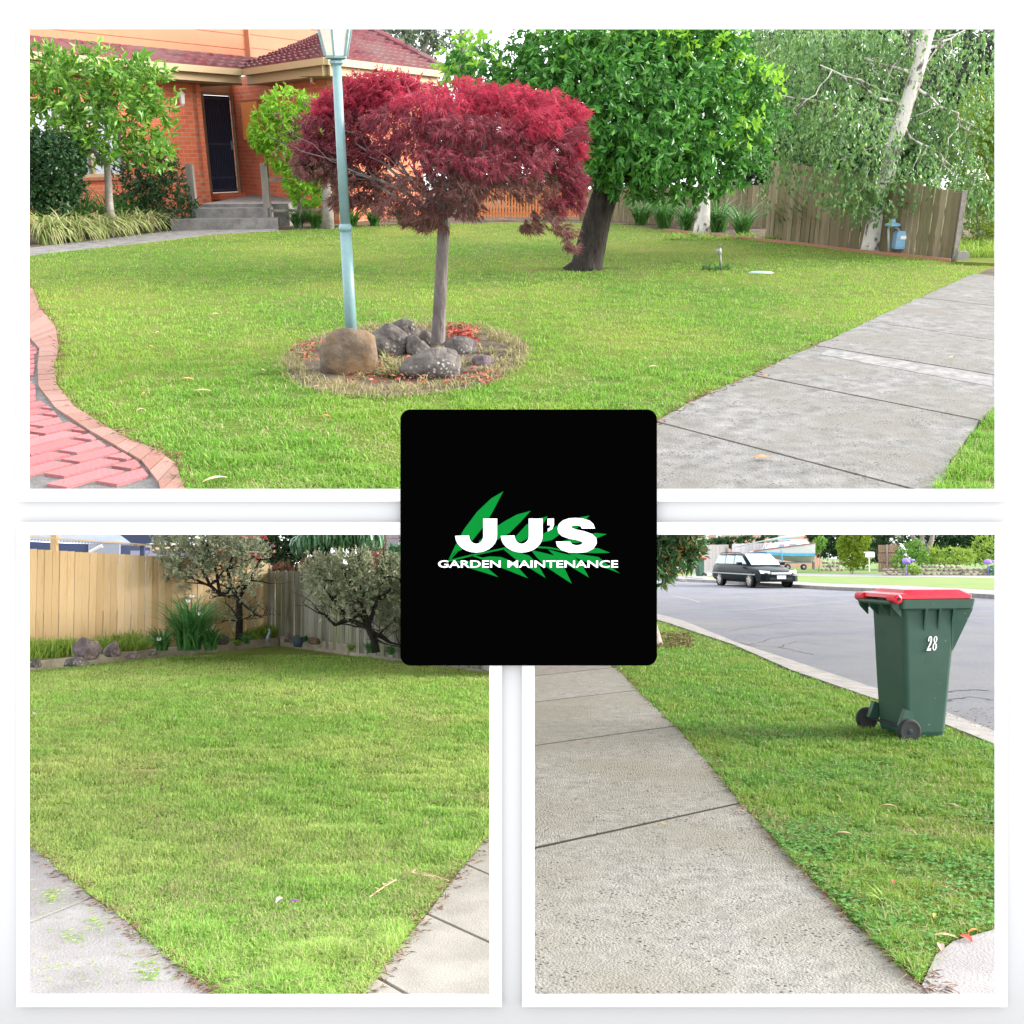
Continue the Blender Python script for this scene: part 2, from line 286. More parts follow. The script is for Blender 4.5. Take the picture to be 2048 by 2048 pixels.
M['sleeper'] = mat('sleeper', (.24,.21,.16), (.40,.35,.28), 5, bump=.8, bsc=24, rough=.9)
M['paling1'] = mat('paling_old', None or (.16,.125,.07), rand=((.13,.105,.06),(.19,.155,.09),(.26,.215,.14),(.12,.12,.05)), c2=(.10,.085,.05), sc=3, contrast=(.42,.75), rough=.9, bump=.5, bsc=20, stretch=(3,3,.35))
M['paling2'] = mat('paling_new', (.75,.50,.26), rand=((.48,.33,.17),(.56,.40,.22),(.62,.46,.28)), c2=(.44,.27,.12), sc=3.5, contrast=(.55,.8), rough=.8, bump=.3, bsc=20, stretch=(3,3,.4))
M['paling3'] = mat('paling_grey', (.22,.21,.16), rand=((.14,.14,.10),(.24,.235,.19),(.34,.33,.31),(.20,.215,.10)), c2=(.10,.10,.075), sc=3, contrast=(.42,.72), rough=.9, bump=.5, bsc=20, stretch=(3,3,.35))
M['paling4'] = mat('paling_street', (.16,.15,.155), rand=((.13,.125,.13),(.20,.19,.195)), rough=.9)
M['picket'] = mat('orange_picket', (.50,.17,.06), rough=.7)
M['curtain'] = mat('net_curtain', (.50,.52,.60), (.32,.34,.42), 1, rough=.8, contrast=(.4,.6), stretch=(22,22,.3))
M['glassy'] = mat('window_glass', (.30,.33,.40), rough=.1, spec=.6)
M['lampgreen'] = mat('lamp_paint', (.115,.205,.215), (.15,.245,.25), 14, rough=.4, spec=.4)
M['lampglass'] = mat('lamp_glass', (.50,.46,.38), (.60,.57,.5), 12, rough=.3, spec=.5)
M['white'] = mat('white_paint', (.72,.72,.72), rough=.5)
M['bark_maple'] = mat('maple_bark', (.075,.062,.06), (.15,.13,.122), 14, bump=1, bsc=34, rough=.9, stretch=(1,1,.3))
M['bark_dark'] = mat('dark_bark', (.010,.008,.007), (.038,.031,.026), 14, bump=1.6, bsc=26, rough=1, stretch=(1,1,.35))
M['bark_birch'] = mat('birch_bark', (.50,.47,.43), (.09,.075,.065), 7, bump=1, bsc=20, rough=.9, contrast=(.5,.6), stretch=(1,1,.6))
M['bark_grey'] = mat('grey_bark', (.17,.15,.13), (.26,.235,.21), 10, bump=.6, bsc=30, rough=.9)
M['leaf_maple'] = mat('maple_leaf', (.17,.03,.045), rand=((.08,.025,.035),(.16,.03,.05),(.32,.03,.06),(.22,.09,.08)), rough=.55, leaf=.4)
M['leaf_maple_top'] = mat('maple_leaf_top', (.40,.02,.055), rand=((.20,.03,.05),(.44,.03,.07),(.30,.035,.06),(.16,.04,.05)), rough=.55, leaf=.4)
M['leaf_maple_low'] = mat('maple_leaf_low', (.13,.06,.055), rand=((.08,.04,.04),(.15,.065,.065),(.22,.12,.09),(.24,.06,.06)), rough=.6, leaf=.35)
M['leaf_tree'] = mat('tree_leaf', (.05,.18,.02), rand=((.012,.07,.012),(.03,.14,.018),(.06,.22,.025),(.13,.34,.05)), rough=.45, spec=.35, leaf=.3)
M['leaf_tree_lime'] = mat('tree_leaf_new', (.20,.42,.03), rand=((.14,.34,.02),(.26,.48,.04)), rough=.4, leaf=.4)
M['leaf_dark'] = mat('dark_leaf', (.02,.06,.02), rand=((.012,.04,.012),(.025,.08,.02),(.05,.12,.03)), rough=.4, spec=.4, leaf=.2)
M['leaf_small'] = mat('small_tree_leaf', (.08,.22,.02), rand=((.04,.13,.015),(.08,.22,.02),(.17,.34,.04),(.26,.40,.05)), rough=.4, spec=.4, leaf=.3)
M['leaf_birch'] = mat('birch_leaf', (.09,.20,.05), rand=((.05,.13,.04),(.09,.20,.06),(.15,.29,.08),(.24,.36,.08)), rough=.4, spec=.5, leaf=.35)
M['leaf_gum'] = mat('gum_leaf', (.08,.12,.07), rand=((.05,.08,.05),(.10,.14,.08),(.15,.18,.11)), rough=.6, leaf=.2)
M['leaf_yellow'] = mat('golden_leaf', (.26,.36,.02), rand=((.05,.13,.012),(.14,.24,.018),(.30,.36,.03)), rough=.5, leaf=.3)
M['leaf_olive'] = mat('olive_leaf', (.16,.17,.10), rand=((.22,.28,.17),(.36,.43,.27),(.55,.60,.42),(.42,.37,.28)), rough=.6, leaf=.25)
M['leaf_glossy'] = mat('glossy_leaf', (.10,.26,.12), rand=((.06,.17,.08),(.13,.30,.16),(.25,.42,.28)), rough=.25, spec=.6, leaf=.2)
M['leaf_strap'] = mat('strap_leaf', (.05,.16,.03), rand=((.03,.10,.02),(.06,.18,.03),(.10,.25,.05)), rough=.4, spec=.4, leaf=.3)
M['leaf_strap2'] = mat('strap_leaf_yard', (.08,.22,.06), rand=((.04,.13,.04),(.08,.24,.07),(.18,.38,.12)), rough=.4, spec=.4, leaf=.3)
M['leaf_varieg'] = mat('variegated_strap', (.36,.36,.15), rand=((.09,.19,.03),(.16,.27,.05),(.36,.36,.17),(.46,.43,.24)), rough=.5, leaf=.3)
M['leaf_weed'] = mat('weed_leaf', (.20,.32,.04), rand=((.13,.24,.03),(.24,.38,.05),(.38,.44,.10)), rough=.6, leaf=.3)
M['leaf_brown'] = mat('dry_leaf', (.18,.10,.06), rand=((.09,.05,.035),(.22,.12,.08),(.34,.22,.13)), rough=.8, leaf=.1)
M['leaf_red'] = mat('red_litter', (.30,.05,.03), rand=((.14,.03,.02),(.36,.07,.05),(.44,.22,.15)), rough=.7, leaf=.1)
M['boulder'] = mat('boulder', (.07,.05,.035), (.15,.115,.085), 9, bump=1.6, bsc=14, rough=.95, big=(.15,.09,.04), bigsc=3.5)
M['basalt'] = mat('basalt', (.045,.04,.038), (.12,.105,.095), 11, bump=1.8, bsc=16, rough=.95, spots=(.26,.25,.23), spotsc=34, spotr=.24)
M['volcanic'] = mat('volcanic_rock', (.06,.045,.05), (.17,.13,.135), 9, bump=1.6, bsc=22, rough=1)
M['paver_pink'] = mat('pink_paver', (.32,.10,.105), rand=((.27,.08,.085),(.36,.12,.125)), c2=(.20,.10,.09), sc=9, contrast=(.45,.8), bump=.4, bsc=60)
M['paver_edge'] = mat('edge_paver', (.24,.12,.09), rand=((.21,.10,.075),(.28,.15,.12)), c2=(.19,.13,.10), sc=8, contrast=(.45,.8), bump=.4, bsc=60)
M['grout'] = mat('cement_fill', (.09,.085,.08), (.15,.145,.14), 14, bump=.6, bsc=70, rough=.9)
M['stepconc'] = mat('step_concrete', (.11,.105,.10), (.20,.19,.18), 5, bump=.7, bsc=40, rough=.9)
M['blue'] = mat('meter_blue', (.17,.34,.50), (.22,.38,.52), 20, rough=.5)
M['pipe'] = mat('pipe_grey', (.30,.33,.33), rough=.5)
M['copper'] = mat('tap_metal', (.16,.16,.13), rough=.5, metal=.3)
M['timber_edge'] = mat('edging', (.34,.13,.08), (.25,.15,.10), 8, rough=.9)
M['binbody'] = mat('bin_green', (.020,.060,.044), (.028,.075,.055), 3, rough=.5, spec=.3, spots=(.12,.17,.14), spotsc=11, spotr=.07)
M['binlid'] = mat('bin_red', (.72,.012,.035), (.80,.02,.05), 5, rough=.35, spec=.4)
M['rubber'] = mat('rubber', (.018,.02,.022), rough=.75)
M['hub'] = mat('wheel_hub', (.012,.022,.032), rough=.5)
# ================================================================== the display wall, frames and sign
BD = 2.9; bs = BD/F
def BP(x, y, d=0.0):                                   # board coordinates: 2048ths of the board's width, d metres towards the viewer
    return Vector(((x-1024)*bs, BD-d, (1024-y)*bs))
def slabrect(mb, x0, y0, x1, y1, d0, d1, m=0):
    a, b = BP(x0, y1, d1), BP(x1, y0, d0); c = (a+b)/2; mb.box(c, (abs(b.x-a.x), abs(b.y-a.y), abs(b.z-a.z)), m=m)
mb = MB()
for r in ((-40,-40,50,2088),(1998,-40,2088,2088),(50,-40,1998,50),(50,996,1998,1054),(50,1998,1998,2088),(996,1054,1054,1998)): slabrect(mb, *r, -.006, 0)
solo('display_board', mb, M['board'], 0, BP(1024, 2088), 'plain white board behind the three white frames, pierced by three openings', 'board')
def picframe(name, x0, y0, x1, y1, o, label):
    t = thing(name, 0, BP((x0+x1)/2, y1+o), label, 'picture frame', 'white picture frames on the board')
    for rr in ((x0-o, y0-o, x1+o, y0), (x0-o, y1, x1+o, y1+o), (x0-o, y0, x0, y1), (x1, y0, x1+o, y1)):
        m_ = MB(); slabrect(m_, *rr, .018, .021); part('frame_rail', m_, M['frame'], t)
    return t
picframe('picture_frame', 65, 65, 1983, 978, 25, 'wide thin white frame around the front garden with the red maple')
picframe('picture_frame', 65, 1069, 979, 1982, 25, 'square thin white frame around the back lawn and timber fences')
picframe('picture_frame', 1069, 1069, 1983, 1982, 25, 'square thin white frame around the footpath and the green bin')
sg = thing('logo_sign', 0, BP(1057, 1328), 'square black sign with rounded corners, green leaf emblem and white lettering', 'sign')
mb = MB(); pl = []
for cx, cy, a0 in ((1291,1308,0),(823,1308,90),(823,841,180),(1291,841,270)):
    for j in range(9): a = math.radians(a0+j*11.25); pl.append(BP(cx+20*math.cos(a), cy+20*math.sin(a), .030))
mb.extr(pl, (0, .010, 0)); part('sign_panel', mb, M['black'], sg)
def SP(x, y, d): return BP(790+x*.27950, 800+y*.27950, d)
def smoothpoly(p, k=3):
    out = []; n = len(p)
    for i in range(n):
        a, b = p[i], p[(i+1) % n]; out += [(a[0]*.78+b[0]*.22, a[1]*.78+b[1]*.22), (a[0]*.22+b[0]*.78, a[1]*.22+b[1]*.78)]
    return out
mb = MB()
LV = [[(385,1145),(440,1030),(500,920),(590,800),(690,705),(776,655),(700,800),(640,900),(560,1000),(480,1070),(430,1090)],
 [(600,1010),(690,930),(780,870),(870,820),(970,793),(900,870),(820,950),(730,1000),(640,1040)],[(840,1000),(940,890),(1020,850),(1090,832),(1050,900),(980,970),(900,1015)],
 [(1010,1020),(1050,960),(1160,895),(1175,960),(1120,1000)],[(1150,970),(1250,880),(1320,838),(1385,827),(1340,880),(1280,930)],[(1140,1020),(1320,975),(1430,950),(1507,958),(1430,990),(1300,1020)],
 [(1200,1060),(1350,1050),(1450,1058),(1532,1090),(1430,1093),(1300,1090)],[(430,1145),(560,1150),(660,1195),(740,1262),(640,1230),(540,1200)],
 [(600,1130),(680,1115),(760,1120),(840,1150),(950,1270),(860,1235),(760,1195),(660,1150)],[(770,1060),(860,1080),(960,1110),(1020,1170),(1075,1268),(980,1210),(880,1150)],
 [(970,1070),(1060,1090),(1140,1110),(1200,1180),(1260,1308),(1170,1250),(1080,1190),(1010,1120)],[(1090,1065),(1180,1090),(1270,1110),(1330,1170),(1382,1265),(1290,1210),(1180,1150)],
 [(1230,1090),(1350,1105),(1450,1120),(1510,1170),(1600,1235),(1520,1205),(1400,1170),(1300,1130)]]
for i, p in enumerate(LV): mb.extr([SP(x, y, .0315+.0001*i) for x, y in p], (0, .002, 0))
for a, b in (((385,1148),(550,1108)),((550,1108),(770,1062)),((770,1060),(930,1045)),((930,1045),(1100,1055)),((1100,1055),(1260,1085)),((400,1135),(450,1080)),((550,1105),(640,1135))):
    mb.extr([SP(a[0], a[1]-6, .0330), SP(b[0], b[1]-6, .0330), SP(b[0], b[1]+6, .0330), SP(a[0], a[1]+6, .0330)], (0, .002, 0))
part('leaf_emblem', mb, M['signgreen'], sg)
def arc(cx, cy, rx, ry, a0, a1, n=14): return [(cx+rx*math.cos(math.radians(a0+(a1-a0)*i/n)), cy+ry*math.sin(math.radians(a0+(a1-a0)*i/n))) for i in range(n+1)]
def letter(poly): m_ = MB(); m_.extr([SP(x, y, .0350) for x, y in poly], (0, .002, 0)); part('letter', m_, M['signwhite'], sg)
for s_ in (0, 322): letter([(633+s_,848),(732+s_,848)]+arc(584+s_, 970, 148, 118, 0, 180)+[(533+s_,967)]+arc(584+s_, 970, 50, 56, 180, 0))
letter([(1088,848),(1134,848),(1134,892),(1122,922),(1090,940),(1090,920),(1105,912),(1110,895),(1088,895)])
letter([(1424,918),(1412,885),(1385,862),(1340,848),(1290,843),(1240,846),(1195,862),(1168,888),(1159,918),(1165,948),(1190,972),(1240,990),(1300,1001),(1333,1012),(1335,1024),(1318,1034),(1290,1037),(1262,1030),(1248,1010),(1148,1010),(1156,1042),(1185,1070),(1235,1087),(1300,1091),(1365,1085),(1412,1062),(1437,1022),(1433,985),(1405,958),(1350,938),(1290,925),(1260,914),(1258,903),(1275,897),(1302,896),(1324,903),(1330,918)])
def texto(txt, x0, x1, yb, h, m, parent, off=.012):
    c = bpy.data.curves.new('lettering', 'FONT'); c.body = txt; c.size = 1; c.offset = off; c.extrude = .001; c.resolution_u = 3
    o = bpy.data.objects.new('tmp', c); S.collection.objects.link(o); bpy.context.view_layer.update(); me = bpy.data.meshes.new_from_object(o.evaluated_get(bpy.context.evaluated_depsgraph_get())); bpy.data.objects.remove(o)
    co = np.empty(len(me.vertices)*3, np.float32); me.vertices.foreach_get('co', co); co = co.reshape(-1, 3); mn, mxx = co.min(0), co.max(0)
    a = SP(x0, yb, .0350); b = SP(x1, yb-h, .0350); nx = a.x+(co[:,0]-mn[0])/(mxx[0]-mn[0])*(b.x-a.x); nz = a.z+(co[:,1]-mn[1])/(mxx[1]-mn[1])*(b.z-a.z); ny = a.y+np.where(co[:,2] > 0, 0, .001)
    me.vertices.foreach_set('co', (np.stack([nx, ny, nz], 1)-np.array(ORG[parent])).astype(np.float32).ravel()); me.update(); me.materials.append(m)
    o = bpy.data.objects.new('lettering', me); S.collection.objects.link(o); o.parent = parent; return o
texto('GARDEN', 314, 757, 1195, 52, M['signwhite'], sg, .018); texto('MAINTENANCE', 805, 1587, 1195, 52, M['signwhite'], sg, .018)
# ================================================================== PLACE 1: front garden
g1 = lambda x, y, z=0.0: G(1, x, y, z)
def hw1(y): return .53*(y*.94+.5)+.3
pl = [(-hw1(4.25),4.25),(hw1(4.25),4.25),(hw1(39),39),(-hw1(39),39)]; struct('ground', MB().prism(pl, -.03, 0), M['soil'], 1); struct('bounce_slab', MB().prism(pl, -.05, -.031), mat('bounce_white', (.75,.75,.73), rough=1), 1)  # pale lower slab is added, unseen, to bounce light onto the places below
# plan outlines
pathL = [g1(x, y) for x, y in ((1200,900),(1262,874),(1314,848),(1380,812),(1440,783),(1506,755),(1570,722),(1660,684),(1740,645),(1820,608),(1900,572),(1983,536),(2120,480))]
pathR = [g1(x, y) for x, y in ((1850,1010),(1876,976),(1905,925),(1938,872),(1984,822),(2090,735),(2230,640))]
far = [g1(x, y) for x, y in ((-120,545),(65,512),(190,498),(300,486),(420,471),(556,463),(640,457),(860,448),(1040,446),(1220,447),(1330,462),(1480,478),(1600,490),(1700,503),(1800,513),(1900,524),(1960,530),(2060,500))]
edge = [g1(x, y) for x, y in ((40,560),(67,583),(80,620),(100,642),(114,662),(118,703),(109,735),(114,775),(149,819),(210,859),(257,884),(312,906),(352,935),(372,990),(378,1030))]
lawn = far+[g1(2060,505)]+pathL[::-1][1:]+[g1(1180,1010), g1(700,1020)]+edge[::-1]+[g1(-60,540)]
lawn = [p for p in lawn]
bc = g1(818, 705); bx = (g1(1055,705)-g1(585,705)).length/2; by = (g1(818,640)-g1(818,782)).length/2
bedm = [(bc.x+bx*math.cos(a)*(1+.05*math.sin(3*a)), bc.y-.12+by*math.sin(a)*(1+.04*math.cos(2*a))) for a in [i*math.pi/24 for i in range(48)]]
mb = MB(); mb.prism(wobble(lawn, .015, .3), -.01, .010); struct('lawn', mb, M['turf1'], 1)
mb = MB(); mb.prism(bedm, 0, .016); struct('garden_bed', mb, M['soil'], 1)
lawn_grass(1, lawn, 330000, 4.3, 22, .52, M['blade1'], 'short mown green grass of the front lawn around the red maple', holes=(bedm,), H=.027)
strip = [g1(x, y) for x, y in ((1870,978),(1905,930),(1940,878),(1984,826),(2100,760),(2100,1010),(1860,1010))]
mb = MB(); mb.prism(strip, -.01, .012); struct('nature_strip', mb, M['turf1'], 1)
lawn_grass(1, strip, 60000, 4.3, 7, .62, M['blade1'], 'green grass strip on the street side of the front footpath', H=.045, side=1)
mb = MB(); X, Y = scatter(14000, 4.3, 9, .5, .2); ok = inpoly(X, Y, bedm); mu = RNG.random(len(X)) < .28; 
blades(mb, X[ok&mu], Y[ok&mu], .015, .05*(.5+RNG.random((ok&mu).sum())), .006, 1.2)
n = 2600; a = RNG.random(n)*6.283; q = .82+.22*RNG.random(n); blades(mb, bc.x+bx*np.cos(a)*q, bc.y-.12+by*np.sin(a)*q, .015, .05*(.4+RNG.random(n)), .006, 1.6)
for i in range(90): a = rnd(0, 6.28); q_ = rnd(.2,1); straps(mb, (bc.x+bx*q_*math.cos(a), bc.y-.12+by*q_*math.sin(a), .02), 12, .10, .006, .9, .8)
for i in range(22): straps(mb, g1(rnd(765,805), rnd(735,762)), 12, .15, .009, .7, .9)
solo('dry_grass', mb, mat('dry_grass', (.22,.2,.09), rand=((.14,.18,.03),(.30,.26,.12),(.38,.33,.18)), rough=.8, leaf=.2), 1, (0,0,0), 'dry straw and weeds lying around the rocks under the maple', 'grass', kind='stuff')
mb = MB()
def litter(mb, pts, L, m=0, z=.03): 
    P = np.array(pts, float); P[:, 2] = z+RNG.random(len(P))*.02; leaves(mb, P, np.concatenate([RNG.normal(size=(len(P), 2)), .12*RNG.normal(size=(len(P), 1))], 1), L*(.6+.8*RNG.random(len(P))), L*.4, m=m, up=(0, 0, 1))
litter(mb, [g1(rnd(895,955), rnd(655,705))+Vector((0,0,0)) for _ in range(260)]+[g1(rnd(690,1000), rnd(742,775)) for _ in range(160)]+[g1(rnd(590,640), rnd(690,730)) for _ in range(50)]+[g1(rnd(730,900), rnd(690,760)) for _ in range(60)], .06)
P = np.array([g1(rnd(900,950), 690, 0)+Vector((0,rnd(-.1,.1),abs(rnd(0,.13)))) for _ in range(160)]); leaves(mb, P, unit(160), .06, .02)
solo('leaf_litter', mb, M['leaf_red'], 1, (0,0,0), 'fallen red and brown leaves heaped between the rocks under the maple', 'leaves', kind='stuff')
mb = MB()                                     # mulch and twigs along the paving edge and path edge
P = []
for pts, k in ((edge, 900), (pathL[:8], 500), (far[9:], 500)):
    for _ in range(k):
        i = random.randrange(len(pts)-1); p = Vector(pts[i]).lerp(Vector(pts[i+1]), rnd(0, 1)); P.append((p.x+rnd(-.03,.05), p.y+rnd(-.03,.05), .02))
P = np.array(P); leaves(mb, P, np.concatenate([RNG.normal(size=(len(P), 2)), .3*RNG.normal(size=(len(P), 1))], 1), .05, .008, up=(0,0,1))
solo('edge_trimmings', mb, M['leaf_brown'], 1, (0,0,0), 'brown dry clippings lying along the trimmed lawn edges', 'clippings', kind='stuff')
# footpath slabs with open joints
def lineint(p, q, pts):
    p, q = Vector(p).to_2d(), Vector(q).to_2d(); d = q-p
    for a, b in zip(pts[:-1], pts[1:]):
        a2, b2 = Vector(a).to_2d(), Vector(b).to_2d(); ca = d.cross(a2-p) if hasattr(d, 'cross') else 0; cb = d.cross(b2-p)
        if ca*cb <= 0 and ca != cb: return a2.lerp(b2, ca/(ca-cb))
def slabs(left, right, joints, z0, z1, gap=.012):
    mb = MB(); cuts = []
    for (a, b) in joints:
        l = lineint(a, b, left); r = lineint(a, b, right); cuts.append((l, r))
    def between(pts, a, b):
        ia = [i for i in range(len(pts)) if True]; out = []
        def par(p):
            best = None
            for i in range(len(pts)-1):
                u, v = Vector(pts[i]).to_2d(), Vector(pts[i+1]).to_2d(); t = max(0, min(1, (p-u).dot(v-u)/(v-u).length_squared)); d = (u.lerp(v, t)-p).length
                if best is None or d < best[0]: best = (d, i+t)
            return best[1]
        pa, pb = par(a), par(b); return [Vector(pts[i]).to_2d() for i in range(len(pts)) if pa+.02 < i < pb-.02]
    for (l0, r0), (l1, r1) in zip(cuts[:-1], cuts[1:]):
        g0 = (l1-l0).normalized()*gap; g2 = (r1-r0).normalized()*gap
        L_ = [l0+g0]+between(left, l0, l1)+[l1-g0]; R_ = [r0+g2]+between(right, r0, r1)+[r1-g2]
        pl = wobble([Vector((p.x, p.y, 0)) for p in L_], .01, .1)+wobble([Vector((p.x, p.y, 0)) for p in R_[::-1]], .01, .1)
        mb.prism(pl, z0, z1)
    return mb
J = [((1000,1003),(1900,1003)),((1314,851),(1791,978)),((1506,757),(1962,848)),((1640,698),(1983,755)),((1755,650),(1990,686)),((1850,600),(2060,625)),((1960,552),(2330,600))]
pathLx = [g1(x, y) for x, y in ((1000,1010),(1130,940),(1200,905))]+pathL[1:]
pathRx = [g1(1820,1050)]+pathR+[g1(2360,560)]
JF = MB(); [JF.bar(lineint(g1(*a), g1(*b), pathLx).to_3d(), lineint(g1(*a), g1(*b), pathRx).to_3d(), .02, .02) for a, b in J[1:]]; struct('path_joints', JF, M['tar'], 1)
struct('footpath', slabs(pathLx, pathRx, [(g1(*a), g1(*b)) for a, b in J], -.02, .022), M['concrete1'], 1)
mb = MB(); mb.prism([g1(x, y) for x, y in ((1655,704),(1983,757),(1984,780),(1640,715))], .0, .0245); struct('footpath_patch', mb, mat('pale_concrete', (.23,.225,.215), (.12,.115,.11), 12, rough=.9), 1)
# garden path to the steps
mb = MB(); mb.prism([g1(x, y) for x, y in ((-120,545),(65,512),(190,498),(300,486),(420,471),(556,463),(556,456),(440,459),(330,465),(200,481),(65,497),(-120,520))], -.02, .018); struct('garden_path', mb, M['stepconc'], 1)
# clay paving bottom left
pairs = [((40,560),(0,585)),((67,583),(30,612)),((80,620),(40,652)),((112,659),(60,680)),((118,700),(80,703)),((109,735),(76,736)),((114,775),(78,778)),((149,819),(112,822)),((210,859),(178,867)),((257,884),(232,898)),((312,906),(283,928)),((352,935),(318,972)),((376,1000),(332,1030))]
inner = [g1(*q) for p, q in pairs]; outer = [g1(*p) for p, q in pairs]
mb = MB(); mb.prism(edge[1:]+[g1(-150,1030), g1(-150,585)], -.02, .006); struct('paving_bed', mb, M['grout'], 1)
mb = MB(); NE = 26
def along(pts, t):
    L_ = [0]; [L_.append(L_[-1]+(Vector(b)-Vector(a)).length) for a, b in zip(pts[:-1], pts[1:])]; s_ = t*L_[-1]
    for i in range(len(pts)-1):
        if s_ <= L_[i+1]+1e-6: return Vector(pts[i]).lerp(Vector(pts[i+1]), (s_-L_[i])/(L_[i+1]-L_[i]+1e-9))
    return Vector(pts[-1])
for (o0, o1, i0, i1) in zip(outer[:-1], outer[1:], inner[:-1], inner[1:]):
    k = max(1, round((o1-o0).length/.17))
    for j in range(k):
        t0, t1 = (j+.03)/k, (j+.97)/k; q = [o0.lerp(o1, t0), o0.lerp(o1, t1), i0.lerp(i1, t1), i0.lerp(i1, t0)]; mb.prism([(p.x, p.y) for p in q], .0, .024+rnd(-.002,.002))
struct('paving_border', mb, M['paver_edge'], 1)
mb = MB(); reg = inner+[g1(-150,1030), g1(-150,600)]; th = math.radians(63); c0 = g1(100, 900)
U_, V_ = Vector((.20,.28)), Vector((.150,-.060))
for i in range(-12, 13):
    for j in range(-30, 31):
        ctr = Vector((c0.x, c0.y))+U_*(i+.35*(j % 2))+V_*j; q = [ctr+U_*a+V_*b for a, b in ((-.44,-.38),(.44,-.38),(.44,.38),(-.44,.38))]
        if ctr.x > g1(345,960).x or min(p[1] for p in q) < 4.3 or ctr.y > g1(0,640).y: continue
        for k in range(len(inner)-1):
            A0, A1 = inner[k].xy, inner[k+1].xy; c_ = sum(q, Vector((0,0)))/max(1, len(q)) if q else None
            if c_ is None: break
            dd = (A1-A0); tt = (c_-A0).dot(dd)/dd.length_squared
            if not -.6 < tt < 1.6: continue
            nn = Vector((-dd.y, dd.x)).normalized(); nn = nn if nn.x < 0 else -nn; out = []
            for m_ in range(len(q)):
                P0, P1 = q[m_], q[(m_+1) % len(q)]; f0, f1 = (P0-A0).dot(nn)-.02, (P1-A0).dot(nn)-.02
                if f0 >= 0: out.append(P0)
                if f0*f1 < 0: out.append(P0.lerp(P1, f0/(f0-f1)))
            q = out
        if len(q) > 2: mb.prism([(p.x, p.y) for p in q], 0, .020+rnd(-.002,.002))
struct('paving', mb, M['paver_pink'], 1)
# rocks
def arock(name, fr, x0, y0, x1, y1, m, seed, label, cat='rock', group=None, dep=.8, amp=.25, fr_e=None):
    base = G(fr, (x0+x1)/2, y1-(y1-y0)*.16); w = (x1-x0)/2*pxs(fr, base.y); h = (y1-y0)*pxs(fr, base.y)*.62
    V, Fs = rock((base.x, base.y+w*.35, h*.42), (w, w*dep, h), seed, amp); return solo(name, MB().add(V, Fs), m, fr, (base.x, base.y+w*.35, 0), label, cat, group, smooth=True)
gr = 'rocks around the maple and lamp post'
arock('rock', 1, 647, 668, 756, 768, M['boulder'], 3, 'big rounded brown boulder in front of the lamp post', 'rock', gr, amp=.18)
arock('rock', 1, 728, 660, 812, 724, M['basalt'], 4, 'dark grey wedge rock just right of the brown boulder', 'rock', gr)
arock('rock', 1, 763, 643, 833, 690, M['basalt'], 9, 'flat topped grey rock at the back of the maple bed', 'rock', gr)
arock('rock', 1, 810, 681, 863, 722, M['basalt'], 12, 'small pointed grey rock left of the maple trunk', 'rock', gr, amp=.4)
arock('rock', 1, 836, 668, 872, 700, M['basalt'], 15, 'small dark rock touching the left side of the maple trunk', 'rock', gr)
arock('rock', 1, 805, 700, 915, 770, M['basalt'], 21, 'low speckled grey rock in front of the maple trunk', 'rock', gr, amp=.35)
arock('rock', 1, 888, 678, 952, 716, M['basalt'], 27, 'dark low rock right of the maple trunk below the red leaves', 'rock', gr)
arock('rock', 1, 948, 710, 986, 738, M['volcanic'], 31, 'small brown rock at the right end of the maple bed', 'rock', gr)
# lamp post
lb = g1(706, 730); sx = pxs(1, lb.y); t = thing('lamp_post', 1, lb, 'blue green garden lamp post with glass lantern beside the red maple', 'lamp post')
zt = AT(1, 672, 122, lb.y).z; zl = AT(1, 672, 66, lb.y).z
mb = MB().tube([lb, lb+Vector((-.0,0,.95))], [.043,.040], 16).lathe((lb.x, lb.y, .95), [(.040,0),(.047,.005),(.047,.03),(.036,.05)], 16).tube([lb+Vector((0,0,1.0)), Vector((lb.x, lb.y, zt-.02))], [.035,.030], 16); part('pole', mb, M['lampgreen'], t, smooth=True)
mb = MB().lathe((lb.x, lb.y, zt-.03), [(.03,0),(.05,.015),(.05,.03),(.035,.035),(.075,.045),(.078,.06)], 6); part('collar', mb, M['lampgreen'], t)
mb = MB().lathe((lb.x, lb.y, zt+.03), [(.073,0),(.128,.235)], 6); part('lamp_glass', mb, M['lampglass'], t)
mb = MB()
for j in range(6):
    a = 2*math.pi*(j+.5)/6; mb.bar((lb.x+.077*math.cos(a), lb.y+.077*math.sin(a), zt+.03), (lb.x+.132*math.cos(a), lb.y+.132*math.sin(a), zt+.265), .014, .014)
part('lantern_frame', mb, M['lampgreen'], t)
mb = MB().lathe((lb.x, lb.y, zt+.26), [(.14,0),(.16,.01),(.16,.025),(.07,.11),(.03,.12),(.02,.17),(.004,.19)], 6); part('lantern_roof', mb, M['lampgreen'], t)
